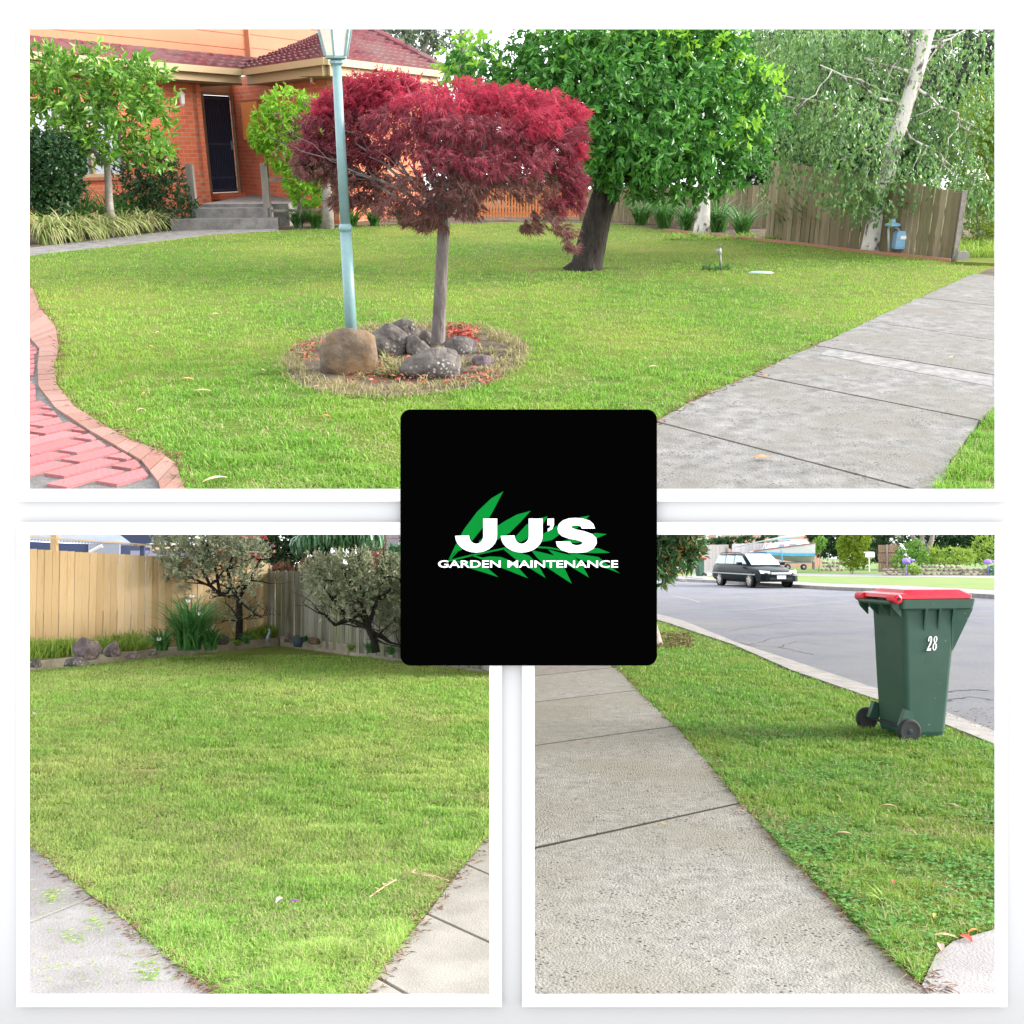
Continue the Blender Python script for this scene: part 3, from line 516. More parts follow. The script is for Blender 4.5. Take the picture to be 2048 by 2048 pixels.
# maple
mbs = g1(876, 700); s1 = pxs(1, mbs.y); t = thing('maple_tree', 1, mbs, 'weeping red maple with smooth grey trunk standing among the rocks', 'tree')
def A1(x, y, dy=0.0): return AT(1, x, y, mbs.y+dy)
tk = MB(); tp = [mbs+Vector((0,0,-.02)), A1(876,690), A1(880,600), A1(884,520), A1(887,460), A1(885,400)]; tk.tube(tp, [.068,.056,.050,.046,.046,.04], 14)
top = A1(885,400); hub = []
for x, y, dy in ((760,260,.1),(700,330,-.2),(820,230,.3),(900,200,-.2),(1000,230,.1),(1080,300,-.1),(1040,330,.4),(960,280,-.4),(820,330,-.5),(690,260,.4),(1110,240,0),(900,260,.5),(640,300,0)):
    if x < 770: dy = .42
    p = limb(tk, A1(886,430+rnd(-30,20)), A1(x, y, dy), .018, .005, .14); hub.append(p[-1])
    for _ in range(5): limb(tk, p[random.choice((3,4,5))], p[-1]+Vector((rnd(-.35,.35), rnd(-.35,.35), rnd(-.15,.12))), .006, .002, .2, 4, 5)
part('trunk', tk, M['bark_maple'], t, smooth=True)
def lace(mb, c, r, n, m, L=.075, nf=7, drp=.9):
    c = np.array(c, float); u = unit(n); P = c+u*np.array(r)*(RNG.random(n)[:, None]**.4); out = P-np.array(top); out[:, 2] *= .2; out /= np.linalg.norm(out, axis=1)[:, None]+1e-6
    ax = out*.8+np.array([0,0,-drp*.7])+unit(n)*.35; ax /= np.linalg.norm(ax, axis=1)[:, None]; sd = np.cross(ax, unit(n)); sd /= np.linalg.norm(sd, axis=1)[:, None]
    for k in range(nf):
        a = (k-(nf-1)/2)*.42; D = ax*math.cos(a)+sd*math.sin(a); leaves(mb, P, D, L*(1-.1*abs(k-(nf-1)/2))*(.7+.6*RNG.random(n)), L*.13, fold=.05, m=m)
fo = MB(); DP = .6
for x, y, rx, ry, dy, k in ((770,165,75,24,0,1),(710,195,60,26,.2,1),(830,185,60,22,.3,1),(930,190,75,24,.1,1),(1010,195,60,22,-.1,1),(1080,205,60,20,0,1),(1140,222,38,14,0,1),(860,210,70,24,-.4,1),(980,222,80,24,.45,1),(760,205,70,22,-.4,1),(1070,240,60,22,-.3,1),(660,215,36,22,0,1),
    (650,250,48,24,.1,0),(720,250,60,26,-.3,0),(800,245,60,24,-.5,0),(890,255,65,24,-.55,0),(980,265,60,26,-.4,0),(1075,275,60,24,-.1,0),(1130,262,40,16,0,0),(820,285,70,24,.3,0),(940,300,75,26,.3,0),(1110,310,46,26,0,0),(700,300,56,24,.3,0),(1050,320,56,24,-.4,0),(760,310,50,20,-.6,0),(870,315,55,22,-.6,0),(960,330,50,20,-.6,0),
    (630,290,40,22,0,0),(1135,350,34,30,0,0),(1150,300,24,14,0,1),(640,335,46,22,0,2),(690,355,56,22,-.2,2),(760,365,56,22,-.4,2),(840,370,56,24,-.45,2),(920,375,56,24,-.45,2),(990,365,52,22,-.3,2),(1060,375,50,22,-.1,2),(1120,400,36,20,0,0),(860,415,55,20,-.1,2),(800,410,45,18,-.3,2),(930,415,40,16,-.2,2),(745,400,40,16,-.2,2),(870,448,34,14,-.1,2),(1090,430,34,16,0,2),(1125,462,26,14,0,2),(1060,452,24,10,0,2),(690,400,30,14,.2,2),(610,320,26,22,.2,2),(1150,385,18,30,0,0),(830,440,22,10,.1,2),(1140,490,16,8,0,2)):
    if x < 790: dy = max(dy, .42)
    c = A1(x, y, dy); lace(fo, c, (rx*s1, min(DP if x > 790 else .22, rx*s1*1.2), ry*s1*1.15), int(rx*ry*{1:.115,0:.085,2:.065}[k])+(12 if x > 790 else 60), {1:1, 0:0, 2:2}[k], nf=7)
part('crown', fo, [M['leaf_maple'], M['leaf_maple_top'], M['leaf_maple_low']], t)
# large leafy tree
tb = g1(1172, 540); s2 = pxs(1, tb.y); t = thing('leafy_tree', 1, tb, 'dense green round headed tree with dark leaning trunk right of the maple', 'tree')
def A2(x, y, dy=0.0): return AT(1, x, y, tb.y+dy)
tk = MB(); tk.tube([tb+Vector((-.02,0,-.05)), A2(1174,530), A2(1185,480), A2(1197,430), A2(1212,385), A2(1225,330)], [.30,.21,.19,.175,.17,.14], 14)
for x, y, dy in ((1100,250,0),(1000,170,.3),(1200,150,-.3),(1300,120,.2),(1400,200,-.2),(1480,300,.2),(1330,300,-.8),(1180,280,-.9),(1420,120,.5),(1050,330,.2)):
    limb(tk, A2(1218,360), A2(x, y, dy), .08, .02, .12)
part('trunk', tk, M['bark_dark'], t, smooth=True)
fo = MB(); CL = [(1000,150,60,38,0),(950,135,36,28,0),(1060,120,60,36,.1),(1050,180,50,34,-.2),(1120,100,60,40,-.2),(1190,90,60,40,-.3),(1260,80,60,40,-.2),(1330,80,60,40,0),(1400,95,60,42,.1),(1460,130,50,40,.2),(1110,160,55,38,-.4),(1180,160,60,40,-.7),(1260,150,60,40,-.8),(1340,155,60,40,-.7),(1410,170,55,40,-.3),(1480,190,50,38,.1),(1520,225,34,28,.1),(1100,225,50,34,-.3),(1160,230,55,38,-.8),(1240,225,60,40,-1.0),(1320,230,60,40,-.9),(1400,240,55,38,-.5),(1470,255,50,36,0),(1140,285,48,32,-.4),(1200,295,55,34,-.8),(1280,295,60,36,-1.0),(1360,300,55,34,-.7),(1430,305,50,34,-.2),(1485,305,36,28,.1),(1190,340,42,22,-.4),(1260,352,50,24,-.5),(1330,358,50,24,-.4),(1400,352,48,26,-.2),(1450,345,34,24,0),(1150,325,28,20,0),(1200,40,100,40,.3),(1350,40,100,40,.3),(1250,180,120,90,1.0),(1380,220,120,90,1.0),(1120,200,70,60,.8),(1280,280,120,60,.8)]
for x, y, rx, ry, dy in CL: foliage(fo, [(A2(x, y, dy), (rx*s2, min(.8, rx*s2), ry*s2))], 54, 7, .100, .047, tl=.16, droop=.28, shell=.62, jit=.2)
for x, y, rx, ry, dy in ((960,130,60,40,0),(1430,110,60,50,0),(1500,190,45,50,0),(1300,80,80,30,-.2),(1150,80,70,30,-.3),(1440,250,60,30,-.3),(930,120,25,20,0),(1400,60,60,30,0)): foliage(fo, [(A2(x, y, dy), (rx*s2, .5, ry*s2))], 24, 5, .10, .05, tl=.15, droop=.1, shell=.8, m=1, jit=.3)
part('crown', fo, [M['leaf_tree'], M['leaf_tree_lime']], t)
# birches
def birch(bx_, by_, pts, rr, clumps, label, lims=()):
    b = g1(bx_, by_); s = pxs(1, b.y); t = thing('birch_tree', 1, b, label, 'tree', 'birch trees along the side fence'); A = lambda x, y, dy=0.0: AT(1, x, y, b.y+dy)
    tk = MB(); tk.tube([b+Vector((0,0,-.03))]+[A(x, y) for x, y in pts], rr, 12)
    for a, e, dy, r in lims: pp = limb(tk, A(*a), A(e[0], e[1], dy), r, .008, .15, 7, 6); [limb(tk, pp[k], pp[k]+Vector((rnd(-.7,.7), rnd(-.3,.3), rnd(-.9,.1))), .010, .003, .2, 5, 5) for k in (3,4,5,6)]
    part('trunk', tk, M['bark_birch'], t, smooth=True); fo = MB()
    for x, y, rx, ry, dy, d in clumps: foliage(fo, [(A(x, y, dy), (rx*s, min(.9, rx*s), ry*s))], d*1.7, 6, .062, .045, tl=.3, droop=.8, shell=.1, jit=.3)
    part('crown', fo, M['leaf_birch'], t); return t
birch(1740, 503, [(1742,492),(1752,440),(1764,390),(1775,345),(1790,280),(1812,215),(1832,150),(1846,100),(1858,50),(1870,0)], [.17,.14,.13,.12,.115,.11,.10,.10,.10,.09,.08],
 [(1650,150,110,80,.5,20),(1760,110,90,70,.6,18),(1600,240,80,70,.3,20),(1700,240,100,70,-.6,20),(1660,330,70,50,-.3,18),(1720,380,55,38,-.5,30),(1800,330,70,60,-.4,20),(1880,200,90,80,.3,20),(1920,300,75,90,.1,24),(1860,370,60,40,-.2,26),(1940,390,50,40,0,22),(1560,330,35,60,.2,14),(1580,140,60,60,.6,14),(1950,120,60,70,.5,14),(1800,210,70,60,.8,12),(1700,60,110,40,.2,20),(1875,60,90,40,.4,12)],
 'leaning white barked birch with black scars beside the blue gas meter', [((1832,150),(1700,110),.2,.03),((1812,215),(1640,130),-.2,.025),((1800,240),(1560,190),.3,.02),((1825,170),(1960,260),0,.025),((1790,280),(1680,320),-.3,.02),((1840,110),(1930,60),0,.03),((1800,250),(1900,330),-.3,.02),((1846,100),(1800,40),0,.03)])
birch(1404, 470, [(1404,455),(1406,430),(1408,405),(1412,370),(1420,300),(1430,200),(1440,90)], [.19,.15,.13,.11,.10,.10,.08,.06],
 [(1500,120,70,60,1,16),(1560,80,80,50,1,16),(1520,260,50,60,1,14),(1480,60,70,50,1,16),(1540,380,20,40,.2,8),(1640,80,80,60,1.4,12)], 'short visible white birch trunk below the leafy green tree', [((1420,300),(1520,200),.8,.03),((1430,200),(1560,90),1,.03)])
# side fence
pf = MB(); A_ = g1(1530, 478); B_ = g1(1903, 521); zt0 = AT(1, 1530, 319, A_.y).z; zt1 = AT(1, 1903, 384, B_.y).z
t = thing('paling_fence', 1, (A_+B_)/2, 'tall weathered brown paling fence behind the birch and gas meter', 'fence'); palings(pf, A_, B_, zt0, zt1, w=.10); part('palings', pf, M['paling1'], t)
mb = MB(); mb.bar(B_+Vector((.04,0,-.05)), B_+Vector((.04,0,zt1+.02)), .07, .05); part('post', mb, M['bark_grey'], t)
mb = MB(); o_ = Vector((.05,.08,0)); mb.bar(A_+o_+Vector((0,0,.3)), B_+o_+Vector((0,0,.3)), .04, .08); mb.bar(A_+o_+Vector((0,0,zt0-.3)), B_+o_+Vector((0,0,zt1-.25)), .04, .08); part('rail', mb, M['greywood'], t)
C_ = g1(1165, 446); D_ = g1(1575, 462); C_.y += .9; t = thing('paling_fence', 1, (C_+D_)/2, 'lower grey green paling fence behind the trunk of the leafy tree', 'fence')
zc0, zc1 = AT(1, 1165, 378, C_.y).z, AT(1, 1528, 374, D_.y).z; pf = MB(); palings(pf, C_, D_+Vector((0,.6,0)), zc0, zc1+.03, w=.11); part('palings', pf, M['paling1'], t); mb = MB(); mb.bar(C_+Vector((0,.08,.4)), D_+Vector((0,.68,.4)), .04, .08); part('rail', mb, M['greywood'], t)
a, b = g1(955, 441), g1(1160, 441); t = thing('picket_fence', 1, (a+b)/2, 'orange picket fence between the house and the leafy tree', 'fence'); pf = MB(); n = 34; zz = AT(1, 1050, 374, a.y).z
for i in range(n): p = a.lerp(b, (i+.5)/n); pf.box((p.x, p.y, zz/2+.03), (.045, .02, zz-.06+rnd(-.01,.01)))
part('pickets', pf, M['picket'], t); mb = MB(); mb.bar(a+Vector((0,.035,.15)), b+Vector((0,.035,.15)), .03, .06); mb.bar(a+Vector((0,.035,zz-.15)), b+Vector((0,.035,zz-.15)), .03, .06); part('rail', mb, M['picket'], t)
mb = MB(); ed = [g1(x, y) for x, y in ((1330,463),(1480,479),(1600,491),(1700,504),(1800,514),(1900,525))]
for p, q in zip(ed[:-1], ed[1:]): mb.bar(p+Vector((0,0,.02)), q+Vector((0,0,.02)), .03, .06)
solo('bed_edging', mb, M['timber_edge'], 1, ed[2], 'thin red brown timber edging between lawn and fence bed', 'edging')
# gas meter
Ym = g1(1800, 509).y; P_ = lambda x, y: AT(1, x, y, Ym); t = thing('gas_meter', 1, P_(1803, 509), 'light blue gas meter with pipes in front of the paling fence', 'gas meter')
c = P_(1804, 481); s = pxs(1, Ym); mb = MB().lathe((c.x, c.y, c.z-.5*31*s), [(12*s,0),(14*s,2*s),(14*s,29*s),(12.5*s,31*s)], 4, sc=(1.35,.9)); 
mb = MB().box(c, (28*s, 20*s, 29*s)).box(c+Vector((0,0,15.5*s)), (24*s, 17*s, 3*s)).box(c+Vector((0,-10.2*s,-10*s)), (30*s, 1.5*s, 3*s)); part('meter_case', mb, M['blue'], t)
mb = MB().box(c+Vector((0,-10.6*s,6*s)), (14*s, 1*s, 6*s)); part('dial', mb, M['white'], t)
mb = MB().tube([P_(1777,509), P_(1777,456)], 2.2*s, 8).tube([P_(1777,456), P_(1783,452), P_(1797,458), P_(1798,466)], 2*s, 8); part('pipe', mb, M['pipe'], t, smooth=True)
mb = MB().tube([P_(1827,514), P_(1829,470), P_(1829,461), P_(1825,453), P_(1817,453), P_(1813,459), P_(1812,466)], 2.2*s, 8); part('pipe', mb, M['white'], t, smooth=True)
mb = MB().lathe(P_(1785,455), [(5*s,0),(14*s,3*s),(14*s,6*s),(5*s,9*s),(4*s,14*s),(1*s,15*s)], 14); part('regulator', mb, M['blue'], t)
# tap
Yt = g1(1441, 541).y; s = pxs(1, Yt); P_ = lambda x, y: AT(1, x, y, Yt); t = thing('garden_tap', 1, P_(1441,541), 'standing garden tap on a dark pipe in the lawn', 'tap')
part('riser', MB().tube([P_(1441,542), P_(1440,505)], 2.2*s, 8), M['copper'], t, smooth=True)
mb = MB().tube([P_(1440,507), P_(1439,497)], 3.2*s, 8).tube([P_(1440,500), P_(1434,500), P_(1432,506)], 2.2*s, 8); part('spout', mb, M['pipe'], t, smooth=True)
part('handle', MB().tube([P_(1434,491), P_(1446,491)], 1.6*s, 6).tube([P_(1439,498), P_(1439,490)], 1.2*s, 6), M['copper'], t)
mb = MB(); [straps(mb, g1(1441+rnd(-34,26), 541+rnd(-4,3)), 10, .16, .012, .8, .8) for _ in range(10)]; solo('weeds', mb, M['leaf_strap'], 1, g1(1430,541), 'low weeds growing around the garden tap', 'weeds', kind='stuff')
p = g1(1522, 549); mb = MB().lathe((p.x, p.y, .01), [(.10,0),(.11,.01),(.09,.025)], 12, sc=(1.5,.8)); solo('access_cover', mb, mat('lid', (.30,.36,.38), rough=.6), 1, p, 'small pale blue water meter lid flush in the lawn', 'lid')
# fence bed plants
grp = 'strappy plants in the fence bed'
for i, (x, y, L_, nn, lab) in enumerate(((1330,458,.55,60,'strappy dark plant left of the short birch trunk'),(1375,463,.5,50,'strappy plant touching the short birch trunk'),(1440,466,.55,60,'strappy plant just right of the short birch trunk'),(1490,474,.5,45,'low strappy plant under the end of the leafy tree'),(1590,482,.6,60,'strappy plant midway along the tall paling fence'),(1640,486,.75,80,'largest dark strappy plant against the tall paling fence'),(1680,490,.45,40,'small strappy plant left of the leaning birch'),(1285,452,.5,50,'strappy plant behind the shaded lawn near the leafy tree trunk'))):
    mb = MB(); straps(mb, g1(x, y)+Vector((0,.25,0)), nn*2, L_*1.7, .03, .7, 1.0); solo('strappy_plant', mb, M['leaf_strap'], 1, g1(x, y)+Vector((0,.25,0)), lab, 'plant', grp)
mb = MB()
for _ in range(60): p = g1(rnd(1330,1700), 482)+Vector((0,rnd(0,.9),0)); straps(mb, p, 12, .2, .01, .9, .7)
solo('ground_weeds', mb, M['leaf_weed'], 1, g1(1500,480), 'low green weeds scattered along the foot of the paling fence', 'weeds', kind='stuff')
# golden hedge, bank beyond the fence
def bush(name, fr, px, py, clumps, m, label, cat, Y=None, dens=60, nl=6, L=.05, Wd=.03, group=None, shell=.6, droop=0.0, trunk=None, dcap=9, up=None, tl=.08, bark='bark_grey', lv=.35, outw=.6):
    b = G(fr, px, py) if Y is None else Vector((AT(fr, px, py, Y).x, Y, 0)); s = pxs(fr, b.y); t = thing(name, fr, b, label, cat, group); fo = MB()
    for x, y, rx, ry, dy in clumps: foliage(fo, [(AT(fr, x, y, b.y+dy), (rx*s, min(dcap, rx*s), ry*s))], dens, nl, L, Wd, tl=tl, droop=droop, shell=shell, lv=lv, outw=outw)
    part('foliage', fo, m, t); tk = MB(); top_ = AT(fr, clumps[0][0], clumps[0][1], b.y+clumps[0][4])
    if trunk: [limb(tk, AT(fr, *a, b.y) if a else b, AT(fr, e[0], e[1], b.y), r0, r1, .06, 7, 8) for a, e, r0, r1 in trunk]
    else: [limb(tk, b, AT(fr, c_[0], c_[1], b.y+c_[4]), .02, .006) for c_ in clumps[:4]]
    part('stem', tk, M[bark], t, smooth=True); return t
bush('golden_hedge', 1, 1960, 497, [(1950,430,50,55,.3),(1985,350,60,70,.5),(1950,300,60,70,.8),(2030,430,70,70,.2),(1985,230,60,60,.8),(2040,280,60,80,.3)], M['leaf_yellow'], 'yellow green conifer hedge beyond the end of the paling fence', 'hedge', dens=200, nl=7, L=.05, Wd=.018)
mb = MB(); pl = [g1(1912,531), g1(1990,534), g1(2140,470), g1(2140,455), g1(1905,505)]; mb.prism(pl, 0, .05); struct('grass_bank', mb, M['turf1'], 1)
mb = MB(); X = RNG.random(2500); Y = RNG.random(2500); pa, pb = g1(1915,524), g1(2060,500); blades(mb, pa.x+(pb.x-pa.x)*X, pa.y+.1+2.2*Y, .05, .15*(.4+RNG.random(2500)), .014, 1.2); solo('bank_grass', mb, M['leaf_weed'], 1, pa, 'long pale grass on the bank beyond the fence end', 'grass', kind='stuff')
p = g1(1922, 527); solo('marker_block', MB().box(p+Vector((0,0,.07)), (.15,.08,.15)).box(p+Vector((0,0,.155)), (.12,.06,.02)), M['kerb'], 1, p, 'small pale concrete block at the foot of the fence end', 'block')
# distant trees and neighbour
def fartree(fr, x, Y, clumps, m, label, L=.12, dens=14, name='background_tree', bark='bark_grey', group='trees beyond the garden', rr=.22, tops=None, shell=.2, nl=6):
    b = Vector((AT(fr, x, 1024, Y).x, Y, 0)); s = pxs(fr, Y); t = thing(name, fr, b, label, 'tree', group); A = lambda x, y, dy=0.0: AT(fr, x, y, Y+dy)
    tk = MB(); ty = min(c_[1] for c_ in clumps); tk.tube([b, A(x+4, ty+120), A(x-3, ty+60), A(x+3, ty)], [rr, rr*.8, rr*.6, rr*.25], 8)
    for c_ in clumps: limb(tk, A(x, min(c_[1]+60, ty+130)), A(*c_[:2]), rr*.3, rr*.08, .1)
    part('trunk', tk, M[bark], t, smooth=True); fo = MB()
    for x_, y_, rx, ry, dy in clumps: foliage(fo, [(A(x_, y_, dy), (rx*s, rx*s*.8, ry*s))], dens, nl, L, L*.5, tl=.3, droop=.3, shell=shell, jit=.3)
    part('crown', fo, m, t); return t
fartree(1, 760, 36, [(745,85,40,30,0),(790,70,35,30,0),(720,60,30,25,0),(770,40,40,25,0)], M['leaf_gum'], 'grey green gum tree above the roof behind the lamp', dens=14, L=.2)
fartree(1, 850, 38, [(850,90,30,35,0),(880,60,28,25,0),(830,50,30,25,0)], M['leaf_gum'], 'grey green gum tree at the low end of the roof', dens=14, L=.2)
fartree(1, 925, 34, [(930,95,35,40,0),(950,65,20,15,0),(905,130,30,25,0)], M['leaf_gum'], 'gum tree between the roof end and the leafy tree', dens=8, L=.2)
fartree(1, 1590, 27, [(1560,200,60,70,0),(1620,110,70,60,0),(1540,100,60,70,0),(1600,300,60,40,0)], M['leaf_gum'], 'hazy green tree behind the paling fence left of the birch', dens=24, L=.2)
fartree(1, 1740, 30, [(1700,170,80,90,0),(1800,120,80,80,0),(1760,270,90,60,0),(1700,60,90,50,0)], M['leaf_gum'], 'tall tree behind the leaning birch', dens=22, L=.2)
fartree(1, 1930, 26, [(1900,120,70,70,0),(1970,100,70,90,0),(1960,220,60,60,0),(1860,260,60,70,0)], M['leaf_gum'], 'dull grey green tree at the right behind the golden hedge', dens=22, L=.2)
for x, Y, cl, lab in ((1600,24,[(1590,300,60,45,0),(1640,330,40,30,0)],'dark bush above the fence left of the white wall'),(1760,25,[(1750,330,60,45,0),(1820,330,60,40,0),(1700,300,30,40,0)],'dark bush above the fence behind the birch trunk'),(1500,25,[(1490,370,50,35,0),(1540,350,40,40,0),(1440,390,40,25,0)],'dark bush behind the join of the two paling fences'),(1180,26,[(1180,390,60,40,0),(1260,390,60,40,0),(1100,385,60,30,0)],'dark bush behind the leafy tree trunk'),(880,27,[(900,300,60,70,0),(960,330,60,60,0),(1040,350,60,50,0),(850,250,50,60,0),(980,240,60,60,0)],'dark green shrub behind the picket fence')):
    bush('dark_shrub', 1, x, 430, cl, M['leaf_dark'], lab, 'shrub', Y=Y, dens=50, L=.14, Wd=.07, group='dark shrubs behind the fences')
Yh = 28; a, b = AT(1, 1640, 345, Yh), AT(1, 1678, 345, Yh); t = thing('neighbour_house', 1, (a+b)/2*1, 'white weatherboard house wall glimpsed above the paling fence', 'house'); ORG[t] = Vector(((a.x+b.x)/2, Yh, 0)); t.matrix_basis = FR[1]@Matrix.Translation(ORG[t])
mb = MB(); z1_ = AT(1, 1650, 262, Yh).z
for i in range(int(z1_/.15)): mb.box(((a.x+b.x)/2-.6, Yh+.02*(i % 2)+2, .075+.15*i), (1.9, 4, .146))
part('wall', mb, mat('weatherboard_white', (.50,.47,.50), rough=.7), t); mb = MB().extr([Vector((a.x-1.8, Yh-.4, z1_)), Vector((b.x+.3, Yh-.4, z1_)), Vector(((a.x+b.x)/2-.6, Yh-.4, z1_+.9))], (0, 5, 0)); part('roof', mb, M['tile'], t)
# ------------------------------------------------------------------ the house
ZE = 3.04; eA = g1(-40, 104, ZE); eV = g1(487, 146, ZE); eC = g1(652, 123, ZE); eE = g1(882, 149.5, ZE)
H = thing('brick_house', 1, Vector((eV.x, eV.y+.5, 0)), 'orange brick house with maroon tiled roof and dark front door', 'house')
uA = (eV-eA).normalized(); nA = Vector((-uA.y, uA.x, 0)); uC = (eC-eV).normalized(); nC = Vector((-uC.y, uC.x, 0)); uE = (eE-eC).normalized(); nE = Vector((-uE.y, uE.x, 0)); OV = .55
def P2d(p, d, k): return Vector((p.x+d.x*k, p.y+d.y*k, 0))
# wall lines (inside the eaves)
def isect(p, d, q, e): m_ = Matrix(((d.x, -e.x), (d.y, -e.y))).inverted()@Vector((q.x-p.x, q.y-p.y)); return Vector((p.x+d.x*m_.x, p.y+d.y*m_.x, 0))
wA = P2d(eA, nA, OV); wV = isect(P2d(eA, nA, OV), uA, P2d(eV, nC, OV), uC); wC = isect(P2d(eV, nC, OV), uC, P2d(eC, nE, OV), uE); wE = P2d(eE, nE, OV)
def onwall(p, u, px, zrow=300):                        # where a column of the photo meets the wall line (plan only)
    e, d = ray(1, px, zrow); q = Vector((e.x, e.y, 0)); return isect(p, u, q, Vector((d.x, d.y, 0)))
zw = ZE+.02
p1 = onwall(wA, uA, 412); pw0 = onwall(wA, uA, 20); pw1 = onwall(wA, uA, 246)
sill = .94; head = 2.36
wallpart('wall', M['brick'], H, wA, p1, 0, sill); wallpart('wall', M['brick'], H, wA, p1, head, zw); wallpart('wall', M['brick'], H, pw1, p1, sill, head)
rec = 1.15; r0 = p1+nA*rec; rV = isect(r0, uA, wV, uC)
wallpart('wall', M['brick'], H, p1-uA*.12, r0-uA*.12+nA*.1, 0, zw)
d0, d1 = onwall(r0, uA, 414), onwall(r0, uA, 473); zdo = AT(1, 430, 387, d0.y).z; zdt = AT(1, 430, 186, d0.y).z
wallpart('wall', M['brick'], H, r0, rV+uA*.3, 0, zdo-.003); wallpart('wall', M['brick'], H, r0, d0, zdo, zw); wallpart('wall', M['brick'], H, d1, rV+uA*.3, zdo, zw); wallpart('wall', M['fascia'], H, d0, d1, zdt, zw, label='tan panel over the front door')
wallpart('wall', M['brick'], H, rV-uC*.2, wC, 0, zw); wallpart('wall', M['brick'], H, wC, wE, 0, zw)
# door
dr = wallpart('door', M['navy'], H, d0+uA*.05+nA*.04, d1-uA*.05+nA*.04, zdo+.02, zdt-.04, .05)
dl = (d1-d0).length-.1
def local_child(name, mb, m, parent): me = mesh_of(mb, (0,0,0)); me.materials.append(m); o = bpy.data.objects.new(name, me); S.collection.objects.link(o); o.parent = parent; return o
mb = MB(); n = 15
for i in range(n): mb.box((dl*(i+.5)/n, -.012, (zdo+zdt)/2), (.014, .02, zdt-zdo-.16))
for z_ in (zdo+.07, zdo+.35, (zdo+zdt)/2, zdt-.1): mb.box((dl/2, -.008, z_), (dl, .016, .045))
local_child('security_grille', mb, M['navybar'], dr); local_child('handle', MB().box((dl-.08, -.04, 1.55), (.03, .03, .14)).box((dl-.08,-.028,1.55),(.045,.012,.2)), M['pipe'], dr)
mb = MB()
for q in (d0, d1): mb.bar(q+Vector((0,-.02,zdo)), q+Vector((0,-.02,zdt)), .07, .07)
mb.bar(d0+Vector((0,-.02,zdt)), d1+Vector((0,-.02,zdt)), .07, .07); part('door_frame', mb, M['trim'], H)
mb = MB(); q0, q1 = d0-nA*.12, d1-nA*.12; mb.bar(q0+Vector((0,0,zdo-.07)), q1+Vector((0,0,zdo-.07)), .3, .13); part('door_sill', mb, M['brick'], H)
# window
wn = wallpart('window', M['curtain'], H, pw0+nA*.08, pw1+nA*.08, sill, head, .02)
wl = (pw1-pw0).length; mb = MB()
for f_ in (0, .2, .44, .70, 1): mb.box((wl*f_, -.04, (sill+head)/2), (.05, .05, head-sill))
mb.box((wl/2, -.04, sill+.03), (wl, .06, .06)); mb.box((wl/2, -.04, head-.03), (wl, .06, .06)); local_child('window_frame', mb, M['fascia'], wn)
mb = MB(); mb.box((wl/2, -.10, sill-.03), (wl+.1, .16, .06)); local_child('window_sill', mb, M['clad'], wn)
# eaves: gutter, fascia, soffit
mb = MB()
for a, b, nn in ((eA, eV, nA), (eV, eC, nC), (eC, eE, nE)):
    mb.bar(a+Vector((0,0,.01)), b+Vector((0,0,.01)), .12, .13)
part('gutter', mb, M['fascia'], H); mb = MB()
for a, b, nn in ((eA, eV, nA), (eV, eC, nC), (eC, eE, nE)): mb.bar(a+nn*.09+Vector((0,0,-.14)), b+nn*.09+Vector((0,0,-.14)), .03, .22)
part('fascia', mb, M['fascia'], H); mb = MB(); zf = ZE-.24
mb.add([(p.x, p.y, zf) for p in (eA, eV, P2d(eV, nA, 2.6), P2d(eA, nA, 2.6))]+[(p.x, p.y, zf+.02) for p in (eA, eV, P2d(eV, nA, 2.6), P2d(eA, nA, 2.6))], [(3,2,1,0),(4,5,6,7)])
mb.add([(p.x, p.y, zf-.002) for p in (eV, eC, P2d(eC, nC, .7), P2d(eV, nC, .7))], [(3,2,1,0)]); mb.add([(p.x, p.y, zf-.004) for p in (eC, eE, P2d(eE, nE, .7), P2d(eC, nE, .7))], [(3,2,1,0)])
part('soffit', mb, M['soffit'], H)
# tiled roof: corrugated courses as real relief
def tiles(mb, a, b, c, d, tw=.30, tl=.34):             # a,b along the eave; d above a, c above b
    a, b, c, d = map(Vector, (a, b, c, d)); U = max((b-a).length, (c-d).length); Vv = max((d-a).length, (c-b).length); nn = (b-a).cross(d-a).normalized(); nn = nn if nn.z > 0 else -nn
    nu = int(U/tw*6)+1; nv = int(Vv/tl)+1
    for j in range(nv):
        rows = []
        for v_, lift in ((j/nv, .07), ((j+1)/nv, .0)):
            r = []
            for i in range(nu+1):
                u = i/nu; p = a.lerp(b, u).lerp(d.lerp(c, u), min(1, v_)); r.append(p+nn*(lift+.035*abs(math.sin(math.pi*i/6))))
            rows.append(r)
        base = [p-nn*.09 for p in rows[0]]
        V = base+rows[0]+rows[1]; k = nu+1
        mb.add(V, np.array([(i, i+1, k+i+1, k+i) for i in range(nu)]+[(k+i, k+i+1, 2*k+i+1, 2*k+i) for i in range(nu)]))
rp = math.tan(math.radians(20)); up = lambda p, n_, k: Vector((p.x+n_.x*k, p.y+n_.y*k, ZE+.05+k*rp))
kk = 1.0; mb = MB(); vB = isect(up(eA, nA, kk), uA, up(eV, nC, kk), uC); vB = Vector((vB.x, vB.y, ZE+.05+kk*rp)); tiles(mb, up(eA, nA, 0), up(eV, nA, 0)+uA*3, up(eV, nA, kk)+uA*3, up(eA, nA, kk))
apx = AT(1, 672, 44, isect(up(eC, nC, 4), uC, up(eC, nE, 4), uE).y); 
hipd = (Vector((uC.x, uC.y, 0))*-1+nE*0); apex = isect(eV, nC, eE, nE); kw = 3.0
ap = P2d(eC, (nC+nE).normalized(), kw*1.25); ap.z = ZE+.05+kw*rp*1.0
